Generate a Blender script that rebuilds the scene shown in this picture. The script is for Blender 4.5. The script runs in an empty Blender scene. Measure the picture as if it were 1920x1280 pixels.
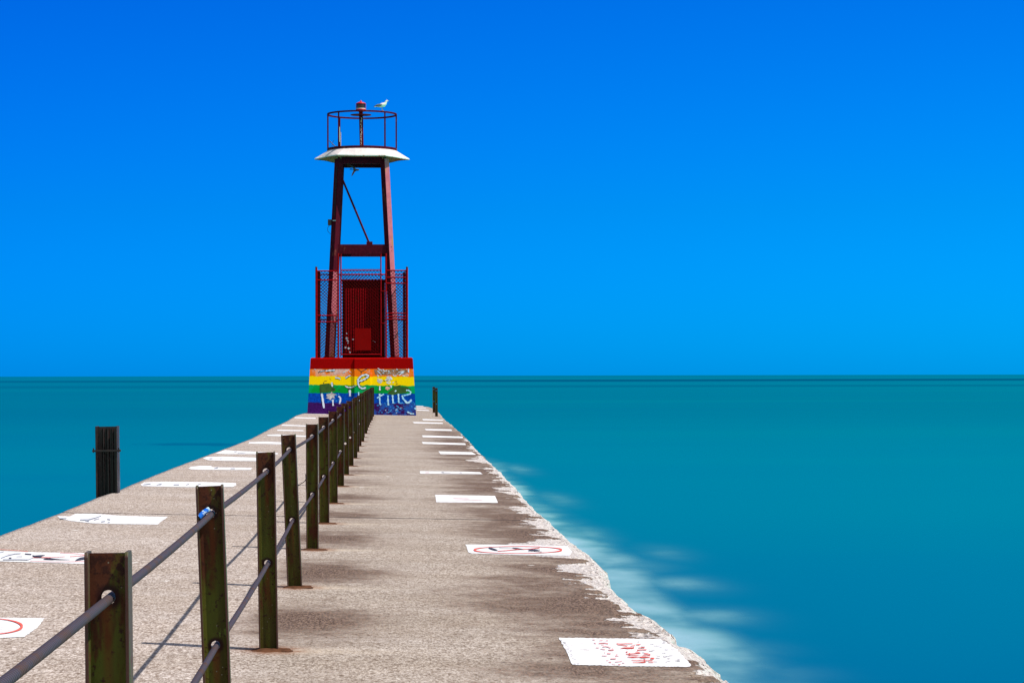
import bpy, bmesh, math, random
import numpy as np
from mathutils import Vector, Matrix
random.seed(7)
S = bpy.context.scene
COL = S.collection
R = math.radians

# ------------------------------------------------------------------ camera
FPX = 4427.0                       # focal length in pixels of a 1920 px wide frame
CAM_H = 1.45
YAW, PITCH, ROLL = math.atan((960-733)/FPX), math.atan((703.8-640)/FPX), R(-0.12)
cam = bpy.data.cameras.new("camera"); cam.lens = FPX*36/1920; cam.sensor_width = 36
cam.clip_start = 0.1; cam.clip_end = 90000
camo = bpy.data.objects.new("camera", cam); COL.objects.link(camo)
CM = Matrix.Rotation(-YAW, 4, 'Z') @ Matrix.Rotation(math.pi/2+PITCH, 4, 'X') @ Matrix.Rotation(ROLL, 4, 'Z')
CM.translation = (0, 0, CAM_H)
camo.matrix_world = CM
S.camera = camo

# ------------------------------------------------------------------ world, sun, exposure
SUN_DIR = Vector((0.66, -0.27, 1.08)).normalized()         # towards the sun
SUN_EL = math.asin(SUN_DIR.z); SUN_AZ = math.atan2(SUN_DIR.x, SUN_DIR.y)
W = bpy.data.worlds.new("World"); S.world = W; W.use_nodes = True
wt = W.node_tree; wt.nodes.clear()
def wn(t, **k):
    n = wt.nodes.new(t)
    for a, b in k.items(): setattr(n, a, b)
    return n
sky = wn('ShaderNodeTexSky', sky_type='NISHITA', sun_disc=False, sun_elevation=SUN_EL, sun_rotation=SUN_AZ)
sky.air_density = 1.0; sky.dust_density = 0.3; sky.ozone_density = 3.0
tc = wn('ShaderNodeTexCoord'); sp = wn('ShaderNodeSeparateXYZ')
wt.links.new(tc.outputs['Generated'], sp.inputs[0])
ramp = wn('ShaderNodeValToRGB')                            # polarised clear air over the lake
cr = ramp.color_ramp
cr.elements[0].position = 0.0; cr.elements[0].color = (0.0, 0.385, 1.36, 1)
cr.elements[1].position = 0.30; cr.elements[1].color = (0.0, 0.21, 0.72, 1)
e = cr.elements.new(0.07); e.color = (0.0, 0.34, 1.03, 1)
e = cr.elements.new(0.16); e.color = (0.0, 0.285, 0.97, 1)
wt.links.new(sp.outputs['Z'], ramp.inputs[0])
rx = wn('ShaderNodeValToRGB'); rx.color_ramp.elements[0].color = (1, 0.80, 0.93, 1); rx.color_ramp.elements[1].color = (1, 1.10, 1.03, 1)
mrx = wn('ShaderNodeMapRange'); mrx.inputs[1].default_value = -0.18; mrx.inputs[2].default_value = 0.27
wt.links.new(sp.outputs['X'], mrx.inputs[0]); wt.links.new(mrx.outputs[0], rx.inputs[0])
mulx = wn('ShaderNodeMix', data_type='RGBA', blend_type='MULTIPLY'); mulx.inputs[0].default_value = 1
wt.links.new(ramp.outputs[0], mulx.inputs[6]); wt.links.new(rx.outputs[0], mulx.inputs[7])
mul = wn('ShaderNodeMix', data_type='RGBA', blend_type='MULTIPLY'); mul.inputs[0].default_value = 1
wt.links.new(sky.outputs[0], mul.inputs[6]); wt.links.new(mulx.outputs[2], mul.inputs[7])
hs = wn('ShaderNodeHueSaturation'); hs.inputs['Saturation'].default_value = 0.45; hs.inputs['Value'].default_value = 0.75
wt.links.new(sky.outputs[0], hs.inputs['Color'])
mrz = wn('ShaderNodeMapRange', interpolation_type='SMOOTHSTEP')
mrz.inputs[1].default_value = 0.22; mrz.inputs[2].default_value = 0.55
wt.links.new(sp.outputs['Z'], mrz.inputs[0])
mry = wn('ShaderNodeMapRange', interpolation_type='SMOOTHSTEP')
mry.inputs[1].default_value = 0.35; mry.inputs[2].default_value = -0.25
wt.links.new(sp.outputs['Y'], mry.inputs[0])
mx = wn('ShaderNodeMath', operation='MAXIMUM')
wt.links.new(mrz.outputs[0], mx.inputs[0]); wt.links.new(mry.outputs[0], mx.inputs[1])
mixs = wn('ShaderNodeMix', data_type='RGBA')
wt.links.new(mx.outputs[0], mixs.inputs[0]); wt.links.new(mul.outputs[2], mixs.inputs[6]); wt.links.new(hs.outputs[0], mixs.inputs[7])
bg = wn('ShaderNodeBackground'); bg.inputs[1].default_value = 0.12
wt.links.new(mixs.outputs[2], bg.inputs[0])
wo = wn('ShaderNodeOutputWorld'); wt.links.new(bg.outputs[0], wo.inputs[0])

sun = bpy.data.lights.new("sun", 'SUN'); sun.energy = 4.2; sun.angle = R(0.53); sun.color = (1.0, 0.93, 0.84)
suno = bpy.data.objects.new("sun", sun); COL.objects.link(suno)
suno.rotation_euler = (-SUN_DIR).to_track_quat('-Z', 'Y').to_euler()

S.view_settings.view_transform = 'Standard'; S.view_settings.look = 'None'
S.view_settings.exposure = 0.3; S.view_settings.gamma = 1

# ------------------------------------------------------------------ measuring helpers
R3 = CM.to_3x3()
UF, SLOPE = -0.66, 0.020           # fence line; the deck falls slightly to the right
def ray(px, py): return R3 @ Vector(((px-960)/FPX, (640-py)/FPX, -1))
C0 = Vector((0, 0, CAM_H))
def hit(px, py, p0, n):
    d = ray(px, py); n = Vector(n)
    return C0 + d*((Vector(p0)-C0).dot(n)/d.dot(n))
def deck(px, py, up=0.0): return hit(px, py, (UF, 0, up), (SLOPE, 0, 1))
def deck_z(u): return -SLOPE*(u-UF)
def at(px, py, v): return hit(px, py, (0, v, 0), (0, 1, 0))
WATER_Z = -1.2
def lake(px, py): return hit(px, py, (0, 0, WATER_Z), (0, 0, 1))

def _h(ix, iy, s):
    with np.errstate(over='ignore'):
        h = (ix.astype(np.uint32)*np.uint32(374761393) + iy.astype(np.uint32)*np.uint32(668265263) + np.uint32(s*1274126177 & 0xffffffff))
        h = (h ^ (h >> np.uint32(13)))*np.uint32(1274126177)
        h = h ^ (h >> np.uint32(16))
    return h.astype(np.float64)/4294967295.0
def vnoise(x, y, s=1):
    xi = np.floor(x).astype(np.int64); yi = np.floor(y).astype(np.int64)
    fx = x-xi; fy = y-yi; fx = fx*fx*(3-2*fx); fy = fy*fy*(3-2*fy)
    a = _h(xi, yi, s); b = _h(xi+1, yi, s); c = _h(xi, yi+1, s); d = _h(xi+1, yi+1, s)
    return (a*(1-fx)+b*fx)*(1-fy)+(c*(1-fx)+d*fx)*fy
def fbm(x, y, s=1, o=4):
    t = 0; a = 1; n = 0
    for k in range(o):
        t = t+a*vnoise(x*2**k, y*2**k, s+k*17); n += a; a *= 0.5
    return t/n
def sstep(a, b, x):
    t = np.clip((x-a)/(b-a), 0, 1); return t*t*(3-2*t)

# ------------------------------------------------------------------ node helpers
class M:
    def __init__(s, name, rough=0.7, spec=0.3, metal=0.0):
        s.m = bpy.data.materials.new(name); s.m.use_nodes = True
        s.t = s.m.node_tree; s.b = s.t.nodes['Principled BSDF']
        s.b.inputs['Roughness'].default_value = rough; s.b.inputs['Metallic'].default_value = metal
        s.b.inputs['Specular IOR Level'].default_value = spec
        s.tc = s.t.nodes.new('ShaderNodeTexCoord')
        s.xyz = s.t.nodes.new('ShaderNodeSeparateXYZ'); s.L(s.tc.outputs['Object'], s.xyz.inputs[0])
    def L(s, a, b): s.t.links.new(a, b)
    def set(s, inp, v):
        if hasattr(v, 'is_output'): s.L(v, inp)
        elif isinstance(v, (tuple, list)): inp.default_value = (*v, 1) if len(v) == 3 and inp.type == 'RGBA' else v
        else: inp.default_value = v
    @property
    def x(s): return s.xyz.outputs[0]
    @property
    def y(s): return s.xyz.outputs[1]
    @property
    def z(s): return s.xyz.outputs[2]
    def math(s, op, a, b=0.0, c=None, clamp=False):
        n = s.t.nodes.new('ShaderNodeMath'); n.operation = op; n.use_clamp = clamp
        s.set(n.inputs[0], a); s.set(n.inputs[1], b)
        if c is not None: s.set(n.inputs[2], c)
        return n.outputs[0]
    def vec(s, sx=1, sy=1, sz=1, src='Object'):
        n = s.t.nodes.new('ShaderNodeMapping'); s.L(s.tc.outputs[src], n.inputs[0]); n.inputs['Scale'].default_value = (sx, sy, sz)
        oi = s.t.nodes.new('ShaderNodeObjectInfo')
        cm = s.t.nodes.new('ShaderNodeCombineXYZ'); r = s.math('MULTIPLY', oi.outputs['Random'], 37.0)
        for k in range(3): s.L(r, cm.inputs[k])
        s.L(cm.outputs[0], n.inputs['Location'])
        return n.outputs[0]
    def noise(s, scale, detail=4, rough=0.55, v=None, dist=0.0):
        n = s.t.nodes.new('ShaderNodeTexNoise'); n.inputs['Scale'].default_value = scale
        n.inputs['Detail'].default_value = detail; n.inputs['Roughness'].default_value = rough; n.inputs['Distortion'].default_value = dist
        s.L(v if v is not None else s.vec(), n.inputs['Vector']); return n.outputs[0]
    def voro(s, scale, v=None, out='Distance', feature='F1'):
        n = s.t.nodes.new('ShaderNodeTexVoronoi'); n.inputs['Scale'].default_value = scale; n.feature = feature
        s.L(v if v is not None else s.vec(), n.inputs['Vector']); return n.outputs[out]
    def step(s, x, a, b, lo=0.0, hi=1.0):
        n = s.t.nodes.new('ShaderNodeMapRange'); n.interpolation_type = 'SMOOTHSTEP'
        s.set(n.inputs[0], x); n.inputs[1].default_value = a; n.inputs[2].default_value = b
        n.inputs[3].default_value = lo; n.inputs[4].default_value = hi; return n.outputs[0]
    def mix(s, f, a, b, blend='MIX'):
        n = s.t.nodes.new('ShaderNodeMix'); n.data_type = 'RGBA'; n.blend_type = blend
        s.set(n.inputs[0], f); s.set(n.inputs[6], a); s.set(n.inputs[7], b); return n.outputs[2]
    def attr(s, name):
        n = s.t.nodes.new('ShaderNodeAttribute'); n.attribute_name = name
        q = s.t.nodes.new('ShaderNodeSeparateColor'); s.L(n.outputs['Color'], q.inputs[0]); return q.outputs
    def bump(s, h, dist=0.01, strength=0.5):
        n = s.t.nodes.new('ShaderNodeBump'); n.inputs['Distance'].default_value = dist; n.inputs['Strength'].default_value = strength
        s.L(h, n.inputs['Height']); s.L(n.outputs[0], s.b.inputs['Normal'])
    def color(s, c): s.set(s.b.inputs['Base Color'], c)
    def rough(s, r): s.set(s.b.inputs['Roughness'], r)

# ------------------------------------------------------------------ object helpers
def link(name, mesh, mat=None, parent=None, loc=None):
    o = bpy.data.objects.new(name, mesh); COL.objects.link(o)
    if mat is not None: mesh.materials.append(mat.m if isinstance(mat, M) else mat)
    if parent is not None: o.parent = parent
    if loc is not None: o.location = loc
    return o
def tag(o, label=None, cat=None, group=None, kind=None):
    if label: o['label'] = label
    if cat: o['category'] = cat
    if group: o['group'] = group
    if kind: o['kind'] = kind
    return o
def thing(name, label, cat, loc=(0, 0, 0), rot=(0, 0, 0), group=None):
    o = bpy.data.objects.new(name, None); COL.objects.link(o); o.location = loc; o.rotation_euler = rot
    o.empty_display_size = 0.2
    return tag(o, label, cat, group)
class B:
    """collects shapes, builds ONE mesh object"""
    def __init__(s): s.v = []; s.f = []; s.sm = []
    def add(s, vs, fs, smooth=False):
        k = len(s.v); s.v += [tuple(p) for p in vs]; s.f += [tuple(i+k for i in f) for f in fs]; s.sm += [smooth]*len(fs)
    def box(s, x0, x1, y0, y1, z0, z1):
        s.add([(x0,y0,z0),(x1,y0,z0),(x1,y1,z0),(x0,y1,z0),(x0,y0,z1),(x1,y0,z1),(x1,y1,z1),(x0,y1,z1)],
              [(3,2,1,0),(4,5,6,7),(0,1,5,4),(1,2,6,5),(2,3,7,6),(3,0,4,7)])
    def tube(s, pts, r, n=10, caps=True, rot=0.0, smooth=True, radii=None):
        pts = [Vector(p) for p in pts]; rings = []; up = None
        for i, p in enumerate(pts):
            d = (pts[min(i+1, len(pts)-1)]-pts[max(i-1, 0)]).normalized()
            if up is None:
                ref = Vector((0, 0, 1)) if abs(d.z) < 0.9 else Vector((0, 1, 0))
                a = d.cross(ref).normalized()
            else: a = (up-d*up.dot(d)).normalized()
            up = a; b = d.cross(a); rr = radii[i] if radii else r
            rings.append([p+(a*math.cos(2*math.pi*k/n+rot)+b*math.sin(2*math.pi*k/n+rot))*rr for k in range(n)])
        vs = [q for g in rings for q in g]; fs = []
        for i in range(len(pts)-1):
            for k in range(n):
                fs.append((i*n+k, i*n+(k+1) % n, (i+1)*n+(k+1) % n, (i+1)*n+k))
        s.add(vs, fs, smooth)
        if caps:
            s.add(rings[0], [tuple(reversed(range(n)))]); s.add(rings[-1], [tuple(range(n))])
    def ring(s, c, Rr, z0, z1, t=0.04, n=48):
        vs = []; fs = []
        for k in range(n):
            a = 2*math.pi*k/n
            for rr, z in ((Rr, z0), (Rr, z1), (Rr-t, z1), (Rr-t, z0)): vs.append((c[0]+rr*math.cos(a), c[1]+rr*math.sin(a), z))
        for k in range(n):
            m = (k+1) % n
            for j in range(4):
                q = (j+1) % 4; fs.append((k*4+j, m*4+j, m*4+q, k*4+q))
        s.add(vs, fs)
    def lathe(s, c, prof, n=20, smooth=True):
        vs = []; fs = []
        for r, z in prof:
            for k in range(n):
                a = 2*math.pi*k/n; vs.append((c[0]+r*math.cos(a), c[1]+r*math.sin(a), c[2]+z))
        for i in range(len(prof)-1):
            for k in range(n): fs.append((i*n+k, i*n+(k+1) % n, (i+1)*n+(k+1) % n, (i+1)*n+k))
        fs.append(tuple(reversed(range(n)))); fs.append(tuple((len(prof)-1)*n+k for k in range(n)))
        s.add(vs, fs, smooth)
    def blob(s, c, rx, ry, rz, n=12, m=8):
        vs = []; fs = []
        for i in range(m+1):
            t = math.pi*i/m
            for k in range(n):
                a = 2*math.pi*k/n
                vs.append((c[0]+rx*math.sin(t)*math.cos(a), c[1]+ry*math.sin(t)*math.sin(a), c[2]-rz*math.cos(t)))
        for i in range(m):
            for k in range(n): fs.append((i*n+k, i*n+(k+1) % n, (i+1)*n+(k+1) % n, (i+1)*n+k))
        s.add(vs, fs, True)
    def build(s, name, mat=None, parent=None, loc=None, bevel=0.0):
        me = bpy.data.meshes.new(name); me.from_pydata(s.v, [], s.f); me.validate()
        if len(me.polygons) == len(s.sm): me.polygons.foreach_set('use_smooth', s.sm)
        me.update()
        o = link(name, me, mat, parent, loc)
        if bevel:
            md = o.modifiers.new('bevel', 'BEVEL'); md.width = bevel; md.segments = 2; md.limit_method = 'ANGLE'
        return o
def inv(root_loc, pts): return [Vector(p)-Vector(root_loc) for p in pts]

# ------------------------------------------------------------------ materials
def mat_metal_paint(name, base, dark, rust, rscale=9.0, ramount=(0.52, 0.66), rough=0.7, spec=0.06):
    m = M(name, rough, spec)
    v = m.vec(1, 1, 0.45)
    n1 = m.noise(rscale, 6, 0.62, v); n2 = m.noise(rscale*4, 4, 0.6)
    c = m.mix(m.step(n2, 0.35, 0.65), base, dark)
    c = m.mix(m.step(n1, *ramount), c, rust)
    m.color(c); m.rough(m.step(n1, 0.4, 0.7, rough-0.1, rough+0.25)); m.bump(n2, 0.004, 0.35)
    return m

# deck concrete
def mat_deck(joints):
    m = M('weathered_concrete', 0.9, 0.2)
    v = m.tc.outputs['Object']
    at1 = m.attr('wear'); at2 = m.attr('marks')
    grain = m.noise(95, 3, 0.7, v); mid = m.noise(14, 5, 0.6, v); big = m.noise(0.9, 4, 0.6, v)
    vor = m.voro(55, v, 'Color'); vs = m.t.nodes.new('ShaderNodeSeparateColor'); m.L(vor, vs.inputs[0])
    c = m.mix(m.step(mid, 0.3, 0.7), (0.385, 0.335, 0.292), (0.51, 0.458, 0.412))
    c = m.mix(m.step(big, 0.38, 0.62), c, m.mix(0.5, c, (0.40, 0.335, 0.275)))
    # exposed aggregate
    c = m.mix(m.step(vs.outputs[0], 0.82, 0.95), c, (0.20, 0.15, 0.115))
    c = m.mix(m.step(vs.outputs[1], 0.86, 0.97), c, (0.52, 0.47, 0.42))
    c = m.mix(m.step(grain, 0.30, 0.72), m.mix(0.6, c, (0.13, 0.095, 0.07)), c)
    # coarse sand speckle, trowel bands across the pour, paler and pinker slab left of the fence
    spk = m.noise(62, 2, 0.85, m.vec(1.15, 0.30, 1)); spk2 = m.noise(15, 3, 0.8, m.vec(1.0, 0.6, 1)); bnd = m.noise(1.0, 2, 0.5, m.vec(0.35, 1.9, 1))
    c = m.mix(1.0, c, m.mix(m.step(spk, 0.36, 0.66), (0.60, 0.54, 0.49), (1.24, 1.23, 1.22)), 'MULTIPLY')
    c = m.mix(1.0, c, m.mix(m.step(spk2, 0.34, 0.66), (0.86, 0.84, 0.82), (1.08, 1.08, 1.08)), 'MULTIPLY')
    c = m.mix(1.0, c, m.mix(m.step(bnd, 0.36, 0.64), (0.93, 0.915, 0.90), (1.05, 1.05, 1.06)), 'MULTIPLY')
    c = m.mix(1.0, c, (1.19, 1.25, 1.30), 'MULTIPLY')
    c = m.mix(1.0, c, m.mix(m.step(m.x, -0.5, -0.9), (1.0, 1.0, 1.0), (1.14, 1.14, 1.18)), 'MULTIPLY')
    # dark brown damp staining: attribute amount broken by noise
    st = m.math('ADD', at1[1], m.math('MULTIPLY', m.math('SUBTRACT', m.noise(4.5, 7, 0.74, v), 0.5), 1.3))
    st = m.math('ADD', st, m.math('MULTIPLY', m.math('SUBTRACT', spk, 0.5), 1.5))
    st = m.math('ADD', st, m.math('MULTIPLY', m.math('SUBTRACT', spk2, 0.5), 0.9))
    stm = m.step(st, 0.25, 1.0)
    c = m.mix(m.math('MULTIPLY', stm, 0.9), c, m.mix(m.step(spk, 0.36, 0.66), (0.034, 0.016, 0.009), (0.200, 0.128, 0.090)))
    # pale run-off streaks
    ls = m.math('MULTIPLY', at1[2], m.step(m.noise(20, 4, 0.6, v), 0.25, 0.6))
    c = m.mix(ls, c, (0.52, 0.44, 0.35))
    # rust wash
    c = m.mix(m.math('MULTIPLY', at2[0], m.step(mid, 0.2, 0.7)), c, (0.20, 0.075, 0.028))
    # droppings and scuffs
    sp1 = m.voro(1.9, m.vec(1.0, 0.45, 1), 'Distance'); sp2 = m.noise(24, 4, 0.7, v)
    dr = m.math('MULTIPLY', m.step(sp1, 0.085, 0.03), m.step(sp2, 0.42, 0.55))
    c = m.mix(dr, c, (0.70, 0.68, 0.66))
    dk = m.math('MULTIPLY', m.step(m.voro(2.6, v, 'Distance'), 0.05, 0.02), m.step(sp2, 0.45, 0.6))
    c = m.mix(dk, c, (0.06, 0.05, 0.045))
    # joints between pours
    for (v0, k, w, amt, u0, u1) in joints:
        ln = m.math('SUBTRACT', m.math('SUBTRACT', m.y, v0), m.math('MULTIPLY', m.x, k))
        ln = m.math('ADD', ln, m.math('MULTIPLY', m.math('SUBTRACT', m.noise(5, 4, 0.7, v), 0.5), w*3))
        j = m.step(m.math('ABSOLUTE', ln), w*1.6, w*0.5)
        j = m.math('MULTIPLY', j, m.step(m.noise(4, 3, 0.6, v), 0.30, 0.55, amt*0.35, amt))
        j = m.math('MULTIPLY', j, m.step(m.x, u0-0.3, u0+0.1))
        j = m.math('MULTIPLY', j, m.step(m.x, u1+0.3, u1-0.1))
        c = m.mix(j, c, (0.035, 0.024, 0.018))
    # chalky broken concrete
    sa = m.math('ADD', at1[0], m.math('MULTIPLY', m.math('SUBTRACT', m.noise(15, 6, 0.78, v), 0.5), 1.1))
    sm_ = m.step(sa, 0.42, 0.56)
    rk = m.voro(26, v); rk2 = m.noise(42, 5, 0.7, v)
    chalk = m.mix(m.step(rk2, 0.34, 0.56), (0.36, 0.30, 0.27), (0.70, 0.66, 0.65))
    chalk = m.mix(m.step(m.noise(20, 3, 0.7, v), 0.44, 0.30), chalk, (0.40, 0.36, 0.36))
    chalk = m.mix(m.step(m.noise(8, 3, 0.6, v), 0.66, 0.78), chalk, (0.40, 0.31, 0.25))
    chalk = m.mix(m.step(rk2, 0.38, 0.30), chalk, (0.07, 0.04, 0.025))
    c = m.mix(sm_, c, chalk)
    m.color(c)
    h = m.math('ADD', m.math('MULTIPLY', grain, 0.25), m.math('MULTIPLY', sm_, m.math('ADD', m.math('MULTIPLY', rk, 3.0), m.math('MULTIPLY', rk2, 2.5))))
    m.bump(h, 0.012, 0.8)
    return m

def mat_water():
    m = M('lake_water', 0.30, 0.22)
    v = m.tc.outputs['Object']
    fo = m.attr('foam')
    # slow colour patches in the lake (bottom sand / weed), stretched along the shore line
    p1 = m.noise(0.010, 3, 0.5, m.vec(0.35, 1.0, 1)); p2 = m.noise(0.05, 3, 0.5, m.vec(0.3, 1.0, 1))
    c = m.mix(m.step(p1, 0.35, 0.65), (0.0, 0.170, 0.195), (0.0, 0.245, 0.225))
    c = m.mix(m.step(p2, 0.3, 0.7), c, m.mix(0.5, c, (0.0, 0.145, 0.225)))
    # long dark current lines far out
    wob = m.math('MULTIPLY', m.math('SUBTRACT', m.noise(0.0016, 2, 0.5), 0.5), 260.0)
    yy = m.math('ADD', m.y, wob)
    gcol = (0.0, 0.66, 0.445)
    for a, b_, c_, d_, amt, col in ((900, 1150, 1250, 1700, 0.80, (0.0, 0.01, 0.05)), (490, 570, 590, 690, 0.40, (0.0, 0.05, 0.12)), (2300, 3200, 60000, 70000, 0.15, (0.0, 0.1, 0.22))):
        k = m.math('MULTIPLY', m.step(yy, a, b_), m.step(yy, d_, c_))
        k = m.math('MULTIPLY', k, m.step(m.x, -380, 260, 0.40, 0.95)); c = m.mix(m.math('MULTIPLY', k, amt), c, col); gcol = m.mix(m.math('MULTIPLY', k, amt*0.75), gcol, (0.0, 0.10, 0.20))
    # foam smeared against the pier
    f = m.math('MULTIPLY', fo[0], m.step(m.noise(1.1, 4, 0.5, m.vec(1.0, 0.55, 1)), 0.15, 0.75, 0.45, 1.0))
    c = m.mix(m.math('MULTIPLY', f, 0.72), c, (0.44, 0.62, 0.76))
    gl = m.t.nodes.new('ShaderNodeBsdfGlossy'); m.set(gl.inputs['Color'], gcol); gl.inputs['Roughness'].default_value = 0.10
    df = m.t.nodes.new('ShaderNodeBsdfDiffuse'); m.L(c, df.inputs['Color'])
    ms = m.t.nodes.new('ShaderNodeMixShader'); m.set(ms.inputs[0], m.step(f, 0, 0.6, 0.80, 0.2)); m.L(df.outputs[0], ms.inputs[1]); m.L(gl.outputs[0], ms.inputs[2])
    out = [n for n in m.t.nodes if n.type == 'OUTPUT_MATERIAL'][0]; m.L(ms.outputs[0], out.inputs['Surface'])
    m.t.nodes.remove(m.b)
    return m

MAROON = mat_metal_paint('maroon_steel_paint', (0.085, 0.004, 0.014), (0.055, 0.003, 0.010), (0.17, 0.050, 0.035), 3.0, (0.58, 0.72))
RED = mat_metal_paint('red_pipe_paint', (0.32, 0.002, 0.006), (0.20, 0.001, 0.004), (0.14, 0.012, 0.008), 6.0, (0.58, 0.7))
REDWIRE = mat_metal_paint('red_coated_wire', (0.13, 0.0, 0.002), (0.08, 0.0, 0.001), (0.06, 0.002, 0.002), 6.0, (0.6, 0.7))
SUNLIT_PINK = mat_metal_paint('sunlit_pink_steel_paint', (0.52, 0.14, 0.175), (0.43, 0.105, 0.145), (0.42, 0.18, 0.08), 1.6, (0.55, 0.68))
DARKRED = mat_metal_paint('dark_red_sheet_paint', (0.19, 0.0, 0.001), (0.12, 0.0, 0.001), (0.05, 0.0, 0.001), 2.5, (0.52, 0.7))
RECESS_SHADE_RED = mat_metal_paint('recess_shade_red_sheet', (0.05, 0.0, 0.0), (0.03, 0.0, 0.0), (0.03, 0.001, 0.001), 2.5, (0.5, 0.7))
PLATE = mat_metal_paint('red_plate_paint', (0.22, 0.0, 0.0), (0.20, 0.0, 0.0), (0.18, 0.001, 0.001), 3.0, (0.55, 0.7))
STEELDARK = mat_metal_paint('blackened_steel', (0.022, 0.012, 0.012), (0.012, 0.008, 0.009), (0.055, 0.022, 0.014), 4.0, (0.55, 0.75), 0.45, 0.4)

def mat_simple(name, c1, c2, scale=12, rough=0.6, spec=0.3, lo=0.35, hi=0.65, bump=0.002):
    m = M(name, rough, spec); n = m.noise(scale, 5, 0.6); m.color(m.mix(m.step(n, lo, hi), c1, c2)); m.bump(n, bump, 0.4); return m
WHITE_SHEET = mat_simple('white_painted_sheet', (0.80, 0.79, 0.80), (0.62, 0.60, 0.62), 2.2, 0.55, 0.3, 0.5, 0.8)
WHITE_SHEET_RUST = M('white_sheet_with_rust', 0.6, 0.3)
_m = WHITE_SHEET_RUST
_n = _m.noise(3.0, 6, 0.65); _n2 = _m.noise(11, 5, 0.6)
_c = _m.mix(_m.step(_n, 0.5, 0.8), (0.74, 0.66, 0.66), (0.60, 0.53, 0.54))
_r = _m.math('MULTIPLY', _m.step(_m.z, 9.73, 9.67), _m.step(_n2, 0.55, 0.63))
_c = _m.mix(_m.math('MAXIMUM', _r, _m.step(_n2, 0.69, 0.74)), _c, (0.30, 0.12, 0.05)); _m.color(_c)
GLASS = mat_simple('dark_red_lens_glass', (0.010, 0.002, 0.004), (0.02, 0.004, 0.006), 6, 0.12, 0.6)
LENSRED = mat_simple('bright_red_lantern_paint', (0.55, 0.012, 0.03), (0.42, 0.008, 0.02), 6, 0.4, 0.4)
WPAINT = mat_simple('white_spray_paint', (0.72, 0.76, 0.88), (0.55, 0.62, 0.80), 6, 0.6)
CYANPAINT = mat_simple('pale_blue_spray_paint', (0.25, 0.62, 0.95), (0.55, 0.80, 0.95), 5, 0.6)
BLACKPAINT = mat_simple('black_spray_paint', (0.012, 0.010, 0.012), (0.03, 0.02, 0.02), 8, 0.7)
GREYPAINT = mat_simple('grey_spray_paint', (0.36, 0.30, 0.32), (0.66, 0.62, 0.62), 7, 0.7)
DGREEN = mat_simple('dark_green_cover_paint', (0.022, 0.075, 0.008), (0.035, 0.11, 0.012), 4, 0.6)
BROWNPAINT = mat_simple('brown_smudged_paint', (0.16, 0.075, 0.03), (0.40, 0.19, 0.12), 9, 0.7)
PINKPAINT = mat_simple('pink_paint', (0.62, 0.30, 0.25), (0.72, 0.48, 0.44), 8, 0.7)
SIGNRED = mat_simple('red_stencil_paint', (0.72, 0.060, 0.035), (0.70, 0.14, 0.10), 9, 0.7)
SIGNPINK = mat_simple('worn_red_stencil_paint', (0.78, 0.25, 0.25), (0.80, 0.55, 0.56), 14, 0.7)
SIGNBLACK = mat_simple('black_stencil_paint', (0.02, 0.022, 0.04), (0.06, 0.06, 0.09), 9, 0.7)
SIGNGREY = mat_simple('worn_grey_stencil_paint', (0.20, 0.23, 0.30), (0.45, 0.48, 0.55), 9, 0.7)
CABLE = M('grey_wire_rope', 0.65, 0.12, 0.0)
_m = CABLE
_w = _m.t.nodes.new('ShaderNodeTexWave'); _w.wave_type = 'BANDS'; _w.bands_direction = 'DIAGONAL'; _w.inputs['Scale'].default_value = 38
_m.L(_m.tc.outputs['Object'], _w.inputs['Vector'])
_n = _m.noise(7, 4, 0.6)
_m.color(_m.mix(_m.step(_n, 0.45, 0.7), _m.mix(_w.outputs[1], (0.045, 0.036, 0.048), (0.075, 0.062, 0.080)), (0.08, 0.045, 0.035)))
_m.bump(_w.outputs[1], 0.004, 0.6)
BLUETAPE = mat_simple('blue_tape', (0.01, 0.16, 0.75), (0.55, 0.75, 0.9), 60, 0.3, 0.6, 0.5, 0.58)
RUST = mat_simple('flaky_rust', (0.120, 0.052, 0.026), (0.07, 0.03, 0.016), 30, 0.95, 0.1, 0.35, 0.65, 0.006)

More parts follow.
